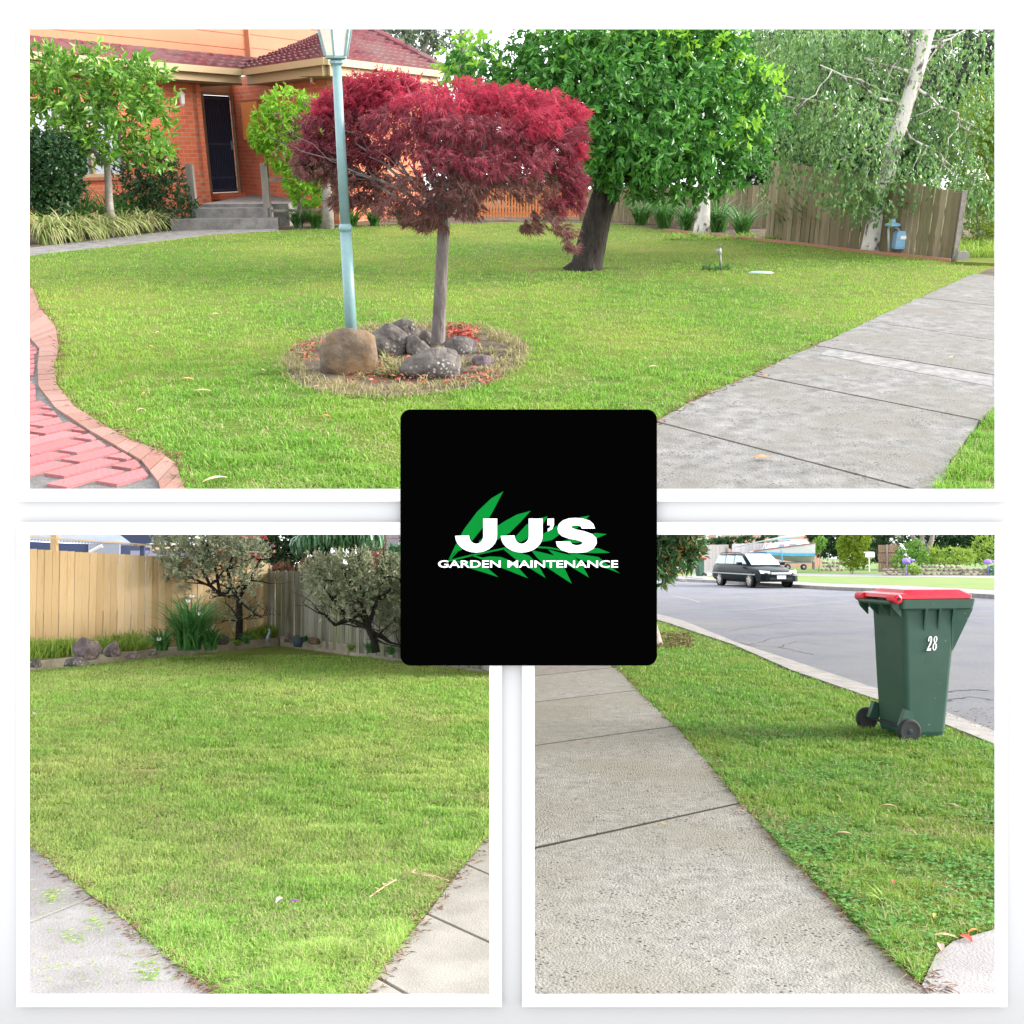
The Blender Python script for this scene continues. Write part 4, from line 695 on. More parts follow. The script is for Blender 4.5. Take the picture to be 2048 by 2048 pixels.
bk = P2d(eV, nC, kw); bk = Vector((bk.x, bk.y, ZE+.05+kw*rp))
tiles(mb, up(eV, nC, 0)-uC*.8, up(eC, nC, 0), ap, bk-uC*.8)
tiles(mb, up(eC, nE, 0), up(eE, nE, 0)+uE*.15, ap+uE*.25, ap)
part('roof', mb, M['tile'], H)
mb = MB()
for a, b in ((up(eC, nC, 0), ap), (up(eE, nE, 0)+uE*.2, ap+uE*.25)):
    n = int((b-a).length/.35); 
    for i in range(n): mb.tube([a.lerp(b, i/n)+Vector((0,0,.08)), a.lerp(b, (i+1)/n)+Vector((0,0,.07))], [.11,.095], 8)
part('ridge_capping', mb, M['tile'], H)
# upper storey
q0 = P2d(eA, nA, kk-.1); q1 = onwall(q0, uA, 495, 90); z0_ = ZE+.05+(kk-.1)*rp
us = MB(); Lq = (q1-q0).length
for i in range(9): us.box((Lq/2, .066, z0_-.1+.30*i+.15), (Lq, .12, .284)); us.box((Lq/2, .085, z0_-.1+.30*i+.15), (Lq-.01, .12, .30))
me = mesh_of(us, (0,0,0)); me.materials.append(M['clad']); o = bpy.data.objects.new('upper_wall', me); S.collection.objects.link(o); o.parent = H; o.matrix_basis = Matrix.Translation(q0-ORG[H])@Matrix.Rotation(math.atan2(uA.y, uA.x), 4, 'Z')
us = MB()
for i in range(9): us.box((2.1, .06, z0_+.1+.30*i+.15), (4.2, .12, .284)); us.box((2.1, .08, z0_+.1+.30*i+.15), (4.19, .12, .30))
me = mesh_of(us, (0,0,0)); me.materials.append(M['clad']); o = bpy.data.objects.new('upper_wall', me); S.collection.objects.link(o); o.parent = H; o.matrix_basis = Matrix.Translation(q1+nA*1.3-ORG[H])@Matrix.Rotation(math.atan2(uA.y, uA.x), 4, 'Z')
us = MB(); us.bar(q1+Vector((0,0,z0_)), q1+Vector((0,0,z0_+2.6)), .12, .12); us.bar(q1+nA*.1+Vector((0,0,z0_+1.3)), q1+nA*1.3+Vector((0,0,z0_+1.3)), .1, 2.6); part('corner_board', us, M['clad'], H)
# porch, steps
s0, s1_ = g1(343, 463), g1(556, 459); mid = (s0+s1_)/2
t = thing('front_steps', 1, mid, 'weathered concrete steps leading up to the front door', 'steps')
def stepblk(x0, x1, row, z0, z1, dep): a, b = g1(x0, row, 0), g1(x1, row-2, 0); u = (b-a).normalized(); n_ = Vector((-u.y, u.x, 0)); return MB().prism([(p.x, p.y) for p in (a, b, b+n_*dep, a+n_*dep)], z0, z1)
part('step', stepblk(343, 556, 462, 0, .21, .5), M['stepconc'], t)
b1 = MB(); a, b = g1(381, 462)+Vector((0,.42,0)), g1(535, 460)+Vector((0,.42,0)); a.x = AT(1, 381, 420, a.y).x; b.x = AT(1, 535, 420, b.y).x; b1.prism([(a.x,a.y),(b.x,b.y),(b.x,b.y+.6),(a.x,a.y+.6)], .0, .38); part('step', b1, M['stepconc'], t)
b1 = MB(); pq = [a+Vector((.05,.55,0)), b+Vector((.3,.55,0)), b+Vector((.3,4.8,0)), a+Vector((.05,4.8,0))]; b1.prism([(p.x,p.y) for p in pq], .0, .44); part('porch_slab', b1, M['stepconc'], t)
for x0, x1, yt, lab in ((376,390,329,'grey timber handrail post left of the front steps'),(525,538,327,'grey timber handrail post right of the front steps')):
    Y = a.y+.5; zb = AT(1, x0, 414, Y).z; zt_ = AT(1, x0, yt, Y).z; xx = AT(1, (x0+x1)/2, 372, Y).x; t = thing('handrail_post', 1, (xx, Y, 0), lab, 'post', 'timber posts beside the steps')
    part('post', MB().box((xx, Y, zt_/2), (.13, .13, zt_)).box((xx, Y, zt_+.004), (.11,.11,.012)), M['greywood'], t); 
    sgn = -1 if x0 < 450 else 1; part('rail', MB().bar((xx, Y, zt_-.3), (xx+sgn*1.25, Y+.25, zt_-.3), .04, .06).bar((xx, Y, .32), (xx+sgn*1.1, Y+.25, .32), .04, .05), M['greywood'], t)
# wall lantern, meter box
q = onwall(wA, uA, 355, 185)-nA*.12; zl = 2.48; t = thing('wall_lantern', 1, (q.x, q.y, zl-.2), 'small white wall lantern on the brickwork left of the door', 'lamp'); 
part('lantern', MB().lathe((q.x, q.y, zl-.13), [(.03,0),(.05,.03),(.065,.2),(.08,.21),(.02,.27),(.008,.32)], 6), M['white'], t); part('bracket', MB().bar((q.x, q.y, zl-.13), (q.x+nA.x*.12, q.y+nA.y*.12, zl-.17), .03, .03), M['white'], t)
q0_ = onwall(rV, uC, 500, 230)-nC*.0; q1_ = onwall(rV, uC, 533, 230); za, zb = 1.62, 2.52; t = thing('meter_box', 1, ((q0_+q1_)/2+Vector((0,0,za))), 'orange electricity meter box on the brick wall right of the door', 'meter box')
mb = MB().bar(q0_-nC*.0*1+Vector((nC.x*-.1, nC.y*-.1, (za+zb)/2)), q1_+Vector((nC.x*-.1, nC.y*-.1, (za+zb)/2)), .2, zb-za); part('box', mb, M['clad'], t)
mb = MB().bar(q0_+uC*.03+Vector((nC.x*-.21, nC.y*-.21, (za+zb)/2)), q1_-uC*.03+Vector((nC.x*-.21, nC.y*-.21, (za+zb)/2)), .012, zb-za-.08); part('door', mb, mat('box_door', (.85,.30,.09), rough=.5), t)
# planting by the house
b = bush('small_tree', 1, 217, 430, [(110,160,55,38,0),(190,150,60,34,.1),(260,160,50,34,0),(305,185,34,36,0),(95,210,40,34,.2),(160,215,50,28,-.3),(240,215,50,28,-.3),(298,262,36,40,.1),(200,270,60,30,-.1),(130,260,45,22,0),(310,305,32,22,0),(165,300,40,16,0),(90,150,40,40,.3)], M['leaf_small'], 'small leafy tree with forked trunk in front of the house window', 'tree', Y=18.6, dens=30, nl=6, L=.15, Wd=.06, trunk=[(None,(214,330),.075,.06),((214,332),(165,275),.045,.03),((214,332),(245,260),.045,.02),((245,262),(300,200),.02,.01),((165,276),(110,200),.02,.01),((240,270),(200,170),.02,.01)], droop=.1, tl=.2, dcap=.8)
bush('round_bush', 1, 110, 432, [(105,345,48,62,0),(120,320,35,38,-.2),(70,340,60,60,.1),(95,385,50,28,0)], M['leaf_dark'], 'clipped dark green round bush under the house window', 'bush', Y=18.0, dens=150, nl=7, L=.07, Wd=.045)
bush('dark_shrub', 1, 300, 440, [(290,340,40,50,.4),(330,390,45,40,.3),(280,400,50,35,.2),(365,410,25,28,.2),(255,340,25,40,.6),(335,330,25,30,.5)], M['leaf_dark'], 'loose dark shrub between the small tree and the steps', 'shrub', Y=20.0, dens=80, nl=6, L=.08, Wd=.03, shell=.2)
bush('lime_shrub', 1, 600, 450, [(545,250,35,28,0),(580,215,45,30,.2),(570,300,38,35,0),(610,340,45,40,0),(530,270,25,20,0),(620,380,35,25,0),(625,260,40,50,.3)], M['leaf_tree_lime'], 'bright lime green shrub right of the steps behind the maple', 'shrub', Y=20.6, dens=60, nl=6, L=.12, Wd=.05, trunk=[(None,(600,340),.04,.02),((600,345),(545,255),.02,.01),((600,345),(620,230),.02,.01)], droop=.2)
Yb = 20.3; t = thing('bare_trunk_tree', 1, Vector((AT(1,655,450,Yb).x, Yb, 0)), 'small tree with grey bare trunk behind the lamp post', 'tree'); tk = MB(); tk.tube([Vector((AT(1,655,450,Yb).x, Yb, -.05)), AT(1,655,400,Yb), AT(1,650,340,Yb), AT(1,640,280,Yb)], [.13,.10,.08,.05], 10); [limb(tk, AT(1,650,340,Yb), AT(1,x,y,Yb), .03, .01) for x, y in ((600,250),(660,240),(700,300))]; part('trunk', tk, M['bark_grey'], t, smooth=True)
fo = MB(); [foliage(fo, [(AT(1,x,y,Yb), (r*pxs(1,Yb), .6, r*pxs(1,Yb)))], 16, 6, .09, .03, droop=.4, shell=.3) for x, y, r in ((610,240,45),(660,270,50),(700,310,45),(640,320,40),(590,290,30))]; part('crown', fo, M['leaf_maple_low'], t)
grp = 'strappy plants by the house'
for i, (x, y, L_, nn, mm, lab) in enumerate(((80,492,.55,130,'leaf_varieg','cream striped strappy clump at the left edge of the garden path'),(130,487,.5,130,'leaf_varieg','second cream striped clump from the left edge'),(185,480,.5,130,'leaf_varieg','third cream striped clump from the left edge'),(235,474,.48,120,'leaf_varieg','fourth cream striped clump from the left edge'),(280,469,.45,100,'leaf_varieg','last cream striped clump before the steps'),
    (90,478,.62,110,'leaf_strap','green strappy clump behind the cream striped ones at far left'),(150,473,.62,110,'leaf_strap','green strappy clump below the round bush'),(210,466,.62,110,'leaf_strap','green strappy clump at the foot of the small tree'),(265,459,.6,110,'leaf_strap','green strappy clump right of the small tree trunk'),(320,459,.4,70,'leaf_strap','green strappy clump beside the lower step'),
    (590,458,.3,60,'leaf_strap','dark strappy clump right of the steps'),(625,459,.3,70,'leaf_strap','dark strappy clump left of the bare trunk'),(700,457,.3,70,'leaf_strap','dark strappy clump behind the lamp post'),(745,455,.3,60,'leaf_strap','dark strappy clump below the maple crown'),(800,452,.3,50,'leaf_strap','dark strappy clump below the left centre of the maple'))):
    mb = MB(); c = g1(x, y)+Vector((0,.35,0)); straps(mb, c, int(nn*1.8), L_*1.9, .032 if mm == 'leaf_strap' else .026, .75, 1.15, droop=.9 if mm == 'leaf_strap' else 1.5, seg=6); solo('strappy_plant', mb, M[mm], 1, c, lab, 'plant', grp)
# fallen leaves on lawn and path
def fallen(fr, x, y, L, m, label, a=None, asp=.3, z=.035, grp='single fallen leaves'):
    p = G(fr, x, y); a = rnd(0, 3.14) if a is None else a; u = Vector((math.cos(a), math.sin(a), 0)); w = Vector((-u.y, u.x, 0)); mb = MB(); V = []; n = 6
    for i in range(n+1): s_ = i/n; ww = math.sin(math.pi*min(.999, s_))**.8*L*asp/2+.0006; c = p+u*L*(s_-.5)+Vector((0,0,z+.012*math.sin(s_*3))); V += [c-w*ww, c+Vector((0,0,-.004)), c+w*ww]
    mb.add(V, np.array([(3*i+j, 3*i+j+1, 3*i+j+4, 3*i+j+3) for i in range(n) for j in (0, 1)])); solo('fallen_leaf', mb, m, fr, p, label, 'leaf', grp)
lm = {k: mat('fallen_'+k, c, c2, 30, rough=.6) for k, c, c2 in (('tan', (.50,.36,.22), (.36,.24,.14)), ('yellow', (.60,.40,.05), (.45,.30,.06)), ('orange', (.55,.20,.06), (.38,.13,.05)), ('pink', (.50,.30,.26), (.38,.22,.19)), ('red', (.55,.06,.05), (.40,.08,.05)))}
for x, y, L_, k, a, lab in ((374,769,.10,'yellow',.05,'long yellow leaf on the lawn between paving and boulder'),(317,674,.06,'pink',.8,'pale pink leaf on the lawn above left centre'),(302,703,.05,'yellow',.1,'small yellow leaf left on the lawn near the paving'),(290,799,.045,'orange',1,'orange leaf near the curved paving border'),(283,832,.05,'tan',.5,'tan leaf lying above the paving curve'),(652,845,.06,'orange',.1,'orange leaf on the lawn below the boulder'),(431,973,.12,'tan',.6,'large tan leaf at the bottom edge beside the paving'),(525,751,.05,'pink',-.5,'pinkish leaf left of the maple bed'),(405,793,.12,'tan',.1,'pale twiggy leaf below the yellow one'),(1306,744,.07,'tan',.1,'pale tan leaf on the lawn right of the maple bed'),(1135,634,.05,'tan',-.4,'small tan leaf on the lawn right of the bed'),(1522,929,.09,'orange',.1,'orange leaf on the footpath slab'),(1532,763,.05,'orange',.2,'small orange leaf at the footpath joint'),(1902,725,.06,'tan',.1,'brown leaf on the far footpath slab'),(430,636,.09,'tan',0.1,'dark twig like leaf on the lawn left of the lamp'),(633,785,.05,'pink',.3,'pale leaf just below the brown boulder')):
    fallen(1, x, y, L_, lm[k], lab, a, asp=.22 if L_ > .09 else .4)
# ================================================================== PLACE 2: back lawn (left) -- ground shared with place 3 (same level)
g2 = lambda x, y, z=0.0: G(2, x, y, z)
mb = MB(); mb.prism([(-60,2.4),(0.02,2.4),(0.02,140),(-60,140)], -.25, -.03); struct('ground', mb, M['soil'], 2)
pL = [g2(x, y) for x, y in ((-40,1625),(65,1706),(160,1783),(258,1858),(340,1928),(408,1982),(470,2034))]
pR = [g2(x, y) for x, y in ((1010,1645),(979,1678),(905,1768),(845,1845),(790,1917),(742,1982),(700,2040))]
slp = [g2(x, y) for x, y in ((-60,1356),(65,1343),(300,1317),(556,1292),(802,1324),(979,1347),(1018,1352))]
lawn2 = slp+pR+pL[::-1]
mb = MB(); mb.prism(wobble(lawn2, .01, .3), -.04, .006); struct('lawn', mb, M['turf2'], 2)
lawn_grass(2, lawn2, 520000, 3.3, 15, .52, M['blade2'], 'yellowish mown grass of the back lawn inside the timber edging', H=.030, side=-1)
mb = MB(); P = []
for pts, k in ((pL, 700), (pR, 600)):
    for _ in range(k): i = random.randrange(len(pts)-1); p = Vector(pts[i]).lerp(Vector(pts[i+1]), rnd(0, 1)); P.append((p.x+rnd(-.05,.05), p.y+rnd(-.05,.05), .025))
P = np.array(P); leaves(mb, P, np.concatenate([RNG.normal(size=(len(P), 2)), .3*RNG.normal(size=(len(P), 1))], 1), .04, .006, up=(0,0,1))
solo('edge_trimmings', mb, M['leaf_brown'], 2, (0,0,0), 'brown dry clippings along the concrete edges of the back lawn', 'clippings', kind='stuff')
far2 = [Vector((p.x-3.2, p.y-2.4, 0)) for p in pL]; far2r = [Vector((p.x+.9, p.y-.3, 0)) for p in pR]
struct('concrete_path', slabs(pL, [g2(-900,1900), g2(-600,2034), g2(-200,2090), g2(300,2160), g2(700,2200)], [(pL[0]+Vector((-.1,.1,0)), g2(-900,1901)), (g2(184,1802), g2(40,1858)), (g2(470,2033), g2(460,2180))], -.04, .022) if False else MB().prism([(p.x,p.y) for p in wobble(pL[:4], .008, .12)]+[tuple(g2(184,1802).xy), tuple(g2(66,1850).xy), tuple(g2(-200,1940).xy), tuple(g2(-400,1800).xy)], -.04, .022).prism([tuple((g2(186,1806)).xy)]+[(p.x,p.y) for p in wobble([g2(262,1862)]+pL[4:], .008, .12)]+[tuple(g2(300,2150).xy), tuple(g2(-150,2060).xy), tuple(g2(-198,1946).xy), tuple(g2(67,1855).xy)], -.04, .022), M['concrete2'], 2)
pj = [(979,1678),(930,1737),(855,1839),(751,1966),(690,2052)]; pk = [(1019,1702),(1019,1776),(1019,1915),(1015,2120),(880,2200)]; mb = MB()
for i in range(4):
    a, b, c, d = g2(*pj[i]), g2(*pj[i+1]), g2(*pk[i+1]), g2(*pk[i]); u = (b-a).normalized()*.012; mb.prism([tuple((a+u).xy), tuple((b-u).xy), tuple((c-u).xy), tuple((d+u).xy)], -.04, .022+.001*i)
mb.prism([tuple(g2(1014,1640).xy), tuple(g2(980,1676).xy), tuple(g2(1019,1698).xy)], -.04, .022)
struct('paved_path', mb, M['paver2'], 2)
mb = MB()
for _ in range(60): c = g2(rnd(80,330), rnd(1830,1975)); 
P = np.array([[*(g2(x+rnd(-18,18), y+rnd(-12,12))).xy, .027] for x, y in ((105,1802),(105,1802),(300,1965),(295,1950),(150,1885),(190,1860)) for _ in range(34)]+[[*g2(rnd(66,360), rnd(1760,1980)).xy, .027] for _ in range(160)]); k = inpoly(P[:,0], P[:,1], lawn2); P = P[~k]
leaves(mb, P, np.concatenate([RNG.normal(size=(len(P), 2)), .1*RNG.normal(size=(len(P), 1))], 1), .03, .004, up=(0,0,1)); solo('grass_clippings', mb, M['blade2'], 2, (0,0,0), 'loose green clippings scattered on the grey concrete path', 'clippings', kind='stuff')
# raised bed and sleepers
BZ = .16; fl = [g2(-60,1306,BZ), g2(65,1299,BZ), g2(537,1270,BZ)]; frr = [g2(536,1270,BZ), g2(802,1300,BZ), g2(1018,1330,BZ)]
mb = MB(); mb.prism([tuple((p).xy) for p in slp[::1]]+[tuple((frr[2]+Vector((0,2,0))).xy), tuple((frr[0]+Vector((0,2.5,0))).xy), tuple((fl[0]+Vector((-2,2,0))).xy)], -.04, BZ-.02); struct('garden_bed', mb, mat('bed_soil', (.09,.07,.05), (.20,.19,.07), 3, bump=1, bsc=30, rough=1), 2)
def sleeper(x0, y0, x1, y1, h, lab):
    a, b = g2(x0, y0), g2(x1, y1); mb = MB(); mb.bar(a+Vector((0,0,h/2+.0)), b+Vector((0,0,h/2)), .085, h); solo('timber_sleeper', mb, M['sleeper'], 2, a, lab, 'timber edging', 'timber sleepers edging the raised bed')
sleeper(-60,1356,300,1318,.135,'grey timber sleeper edging the bed below the new pale fence'); sleeper(302,1318,554,1292,.14,'timber sleeper edging the bed below the strappy flowering clump')
sleeper(556,1291,700,1311,.17,'timber sleeper right of the corner of the raised bed'); sleeper(702,1311,1018,1352,.18,'thick pale timber sleeper edging the bed below the old grey fence')
# fences
def fz(x, y, p): return AT(2, x, y, p.y).z
mb = MB(); t = thing('paling_fence', 2, fl[1], 'new pale orange timber paling fence on the left of the back lawn', 'fence')
palings(mb, fl[0], fl[2], fz(-60,1091,fl[0]), fz(537,1126,fl[2]), w=.10, gap=.004, z0=BZ-.1, jit=.004); part('palings', mb, M['paling2'], t)
u = (fl[2]-fl[0]).normalized(); n_ = Vector((u.y, -u.x, 0)); mb = MB(); mb.bar(fl[0]+Vector((0,0,fz(-60,1091,fl[0])+.012)), fl[2]+Vector((0,0,fz(537,1126,fl[2])+.012)), .05, .022); part('capping', mb, M['paling2'], t)
Yp = g2(103,1296,BZ).y+.1; a = AT(2, 104, 1096, Yp); mb = MB(); mb.box((a.x, a.y+.08, 1.0), (.085, .085, 2.0)); part('post', mb, M['paling2'], t)
t = thing('paling_fence', 2, frr[1], 'old grey mossy paling fence at the back right of the lawn', 'fence'); mb = MB()
palings(mb, frr[0]+Vector((.02,0,0)), frr[2], fz(540,1143,frr[0]), fz(1018,1145,frr[2]), w=.095, gap=.01, z0=BZ-.1, jit=.012); part('palings', mb, M['paling3'], t)
mb = MB().box((frr[0].x-.01, frr[0].y+.03, .64), (.11, .11, 1.28)); part('post', mb, M['greywood'], t)
mb = MB(); mb.bar(frr[0]+Vector((.05,.08,1.0)), frr[2]+Vector((0,.08,1.0)), .04, .08); part('rail', mb, M['greywood'], t)
# neighbouring houses
Yn = 24; A = lambda x, y, Y=Yn: AT(2, x, y, Y); t = thing('neighbour_house', 2, Vector((A(180,1100).x, Yn, 0)), 'low house with pale blue corrugated roof and navy gutter beyond the new fence', 'house')
nav = mat('navy_gutter', (.035,.055,.13), rough=.4); cor = mat('corrugated_roof', (.30,.36,.50), (.38,.44,.56), 3, rough=.4)
a, b = A(-80,1073), A(300,1092,Yn+3); mb = MB(); 
def corr(mb, a, b, bk, n):
    V = []; 
    for i in range(n*4+1): 
        p = a.lerp(b, i/(n*4)); o_ = Vector((0,0,.035*math.sin(i*math.pi/2))); V += [p+o_, p+o_+bk]
    mb.add(V, np.array([(2*i, 2*i+2, 2*i+3, 2*i+1) for i in range(n*4)]))
corr(mb, a, b, Vector((.5, 4, 1.3)), 60); part('roof', mb, cor, t)
mb = MB(); mb.bar(a+Vector((0,-.05,-.16)), b+Vector((0,-.05,-.16)), .1, .24); part('gutter', mb, nav, t)
mb = MB(); w0, w1 = a+Vector((0,.5,0)), b+Vector((0,.5,0)); mb.prism([(w0.x,w0.y),(w1.x,w1.y),(w1.x+.5,w1.y+3),(w0.x+.5,w0.y+4)], 0, a.z-.15); part('wall', mb, mat('tan_render', (.42,.33,.26), (.5,.4,.32), 5, rough=.9), t)
mb = MB(); w0 = AT(2, 212, 1100, Yn+2); mb.box((w0.x, w0.y-.1, w0.z-.1), (.8, .1, .5)); part('window', mb, M['glassy'], t)
mb = MB(); p = AT(2, 192, 1100, 20); mb.tube([p+Vector((-.12,0,-.05)), p+Vector((.12,0,.08))], .04, 6); part('vent_pipe', mb, M['white'], t)
t = thing('carport', 2, Vector((AT(2,310,1100,22).x, 22, 0)), 'dark blue carport roof and post beside the low house', 'carport'); A = lambda x, y: AT(2, x, y, 22)
mb = MB().extr([A(262,1086), A(270,1091), A(330,1082), A(345,1068), A(230,1062)], (0, 3, .2)); part('roof', mb, nav, t); mb = MB().box((A(275,1100).x, 22.3, A(275,1091).z/2), (.09, .09, A(275,1091).z)); part('post', mb, nav, t)
mb = MB(); p0, p1_ = AT(2,262,1092,25), AT(2,420,1112,25); [mb.box(((p0.x+p1_.x)/2, 25, .08+.16*i), (p1_.x-p0.x, .06+.01*(i % 2), .155)) for i in range(10)]; part('side_wall', mb, mat('lilac_boards', (.42,.42,.55), rough=.6), t)
t = thing('garden_shed', 2, Vector((AT(2,490,1100,23).x, 23, 0)), 'red shed with navy fascia behind the olive tree', 'shed'); A = lambda x, y: AT(2, x, y, 23)
mb = MB().box(((A(440,1)+A(545,1)).x/2, 23.6, .6+.7), (A(545,1).x-A(440,1).x, 1, 2.8*A(1,1060).z/2.8+.0-.0)) ; part('wall', mb, mat('red_wall', (.50,.09,.08), rough=.6), t); mb = MB().bar(A(425,1070), A(545,1084), .1, .03).bar(A(425,1082), A(545,1096), .08, .22); part('fascia', mb, nav, t)
t = thing('red_brick_house', 2, Vector((AT(2,790,1100,26).x, 26, 0)), 'red wall and lilac roller door at the right of the old fence', 'house'); A = lambda x, y: AT(2, x, y, 26)
mb = MB().box((A(800,1).x, 26.5, 1.3), (A(880,1).x-A(720,1).x, 1, 2.6)); part('wall', mb, mat('red_wall_two', (.42,.10,.10), rough=.7), t); mb = MB(); [mb.box(((A(779,1).x+A(860,1).x)/2, 25.95+.01*(i % 2), .08+.16*i), (A(860,1).x-A(779,1).x, .06, .15)) for i in range(14)]; part('roller_door', mb, mat('lilac_door', (.42,.38,.46), rough=.5), t)
# shrubs
def sprawl(fr, px, py, z, stems, clumps, m, label, name='tree', cat='tree', dens=22, nl=7, L=.05, Wd=.018, tw=3, bark='bark_dark'):
    b = G(fr, px, py, z); s = pxs(fr, b.y); t = thing(name, fr, b, label, cat); tk = MB(); A = lambda x, y, d=0: AT(fr, x, y, b.y+d)
    for pts, r0, r1 in stems:
        P_ = [A(*q) if i or len(q) > 2 else A(*q) for i, q in enumerate(pts)]; tk.tube(P_, [r0+(r1-r0)*i/(len(P_)-1) for i in range(len(P_))], 8)
        for q in P_[1:]:
            for _ in range(tw): e = limb(tk, q, q+Vector((rnd(-.5,.5), rnd(-.3,.3), rnd(-.1,.45))), r1, .003, .15, 5, 5); [limb(tk, e[k], e[k]+Vector((rnd(-.25,.25), rnd(-.2,.2), rnd(-.05,.25))), .005, .0015, .2, 3, 4) for k in (2,3,4,5)]
    part('stem', tk, M[bark], t, smooth=True); fo = MB()
    for x, y, rx, ry, dy, d in clumps: foliage(fo, [(A(x, y, dy), (rx*s, min(.8, rx*s), ry*s))], d*5, nl, L*1.3, Wd*1.5, tl=.1, droop=-.1, shell=.35, jit=.3)
    part('foliage', fo, m, t); return t
sprawl(2, 478, 1283, BZ, [([(478,1283),(479,1240),(478,1195),(465,1180),(440,1190),(420,1170),(400,1130)],.06,.02),([(478,1195),(500,1160),(520,1120)],.035,.015),([(465,1182),(455,1140),(470,1100)],.035,.012),([(440,1190),(432,1140),(420,1095)],.03,.01),([(420,1172),(370,1150),(340,1120)],.02,.008),([(478,1200),(510,1230),(525,1235)],.02,.006)],
    [(350,1100,40,28,0,26),(400,1085,50,25,0,30),(450,1095,50,28,.1,30),(500,1110,38,26,0,24),(380,1130,45,25,-.1,18),(440,1130,55,25,.2,20),(500,1150,30,25,0,14),(350,1170,30,20,0,8),(470,1175,40,20,0,10),(510,1215,22,25,0,8),(440,1230,40,25,.2,10),(330,1080,25,20,0,20)], M['leaf_olive'], 'gnarled olive grey small tree in front of the new pale fence')
sprawl(2, 752, 1305, BZ, [([(752,1305),(748,1280),(735,1255),(700,1240),(670,1250)],.06,.02),([(740,1258),(720,1200),(690,1150)],.035,.012),([(735,1255),(755,1200),(770,1150)],.035,.012),([(700,1240),(665,1200),(640,1160)],.025,.01),([(742,1262),(780,1285),(800,1290)],.03,.01)],
    [(640,1138,35,22,0,26),(690,1130,45,22,0,30),(740,1134,45,22,0,30),(790,1138,35,24,.1,30),(660,1165,45,30,0,26),(720,1170,50,35,.1,28),(780,1180,40,35,.1,26),(690,1215,45,28,.1,18),(750,1220,45,30,.2,18),(640,1190,25,30,0,16),(820,1160,40,50,.1,20),(800,1240,30,30,.2,14)], M['leaf_olive'], 'dense brownish sprawling shrub in front of the old grey fence', name='shrub', cat='shrub')
bush('low_shrub', 2, 320, 1300, [(300,1170,28,30,.1),(330,1200,40,30,.1),(360,1180,40,35,.2),(290,1245,14,12,0),(340,1240,40,30,.3)], M['leaf_olive'], 'thin grey green shrub behind the strappy flowering clump', 'shrub', dens=130, nl=6, L=.07, Wd=.022, shell=.2, bark='bark_dark')
bush('glossy_shrub', 2, 800, 1312, [(797,1120,22,20,0),(800,1160,30,26,0),(792,1200,26,25,0),(790,1225,22,20,-.1),(800,1250,18,18,0),(830,1180,40,60,.2)], M['leaf_glossy'], 'pale glossy leaved shrub at the right edge of the back garden', 'shrub', dens=110, nl=8, L=.14, Wd=.045, tl=.05)
t = thing('cordyline', 2, Vector((AT(2,690,1,17.5).x, 17.5, 0)), 'spiky palm like plant with drooping strap leaves behind the old fence', 'palm'); tk = MB(); 
for x, y in ((620,1078),(680,1070),(730,1072),(650,1060),(710,1055)):
    c = AT(2, x, y+4, 17.5+rnd(-.2,.2)); tk.tube([(AT(2,690,1,17.5).x, 17.5, 0), c], [.06,.05], 8); fo = MB(); straps(fo, c, 150, .80, .055, .9, .35, droop=1.5, seg=7, hang=True); part('leaf_rosette', fo, M['leaf_glossy'] if x != 680 else M['leaf_strap2'], t)
part('trunk', tk, M['bark_dark'], t, smooth=True)
bush('dark_shrub', 2, 560, 1200, [(560,1090,35,35,0),(590,1080,40,30,.3),(560,1120,25,25,.1),(620,1100,40,40,.6)], M['leaf_dark'], 'dark leafy shrub behind the corner of the two back fences', 'shrub', Y=18, dens=90, L=.1, Wd=.05)
bush('dry_thatch', 2, 580, 1200, [(570,1130,30,16,0),(605,1125,25,20,0),(640,1115,30,20,.2)], M['leaf_brown'], 'brown dead fronds hanging over the old fence', 'dead foliage', Y=17.2, dens=80, L=.16, Wd=.02, droop=.9)
bush('bank_of_trees', 2, 900, 1200, [(880,1100,80,60,0),(960,1110,80,60,0)], M['leaf_dark'], 'dark tree mass at the right behind the old fence', 'trees', Y=21, dens=40, L=.12, Wd=.06)
mb = MB(); c = g2(372, 1302, BZ)+Vector((0,.15,BZ*0)); c.z = BZ; t = thing('agapanthus_clump', 2, c, 'big strappy green clump with small white flowers against the new fence', 'plant'); straps(mb, c, 300, 1.05, .028, .62, 1.25, droop=.9, seg=6); straps(mb, c+Vector((-.35,-.1,0)), 110, .55, .022, .8, .9); straps(mb, c+Vector((.3,0,0)), 110, .6, .024, .8, .9); part('strap_leaves', mb, M['leaf_strap2'], t)
for x, y in ((384,1193),(376,1203),(400,1228),(318,1279)):
    p = AT(2, x, y, c.y-.25); mb = MB().tube([c+Vector((0,0,.1)), p], [.006,.004], 5, m=1)
    for k in range(7): a = k*.9; mb.add(*rock(p+Vector((.02*math.cos(a), .02*math.sin(a), .015*math.sin(k*2))), (.016,.016,.014), k, .1, 1))
    part('flower', mb, [M['white'], M['leaf_strap']], t)
def prock(x0, y0, x1, y1, m, seed, lab, amp=.45, cat='rock'):
    base = g2((x0+x1)/2, y1, BZ); s = pxs(2, base.y); w = (x1-x0)/2*s; h = (y1-y0)/2*s; V, Fs = rock((base.x, base.y+w*.6, BZ-.02+h), (w, w*.8, h*1.1), seed, amp); solo('bed_rock', MB().add(V, Fs), m, 2, (base.x, base.y+w*.6, BZ-.02), lab, cat, 'rocks in the raised bed', smooth=True)
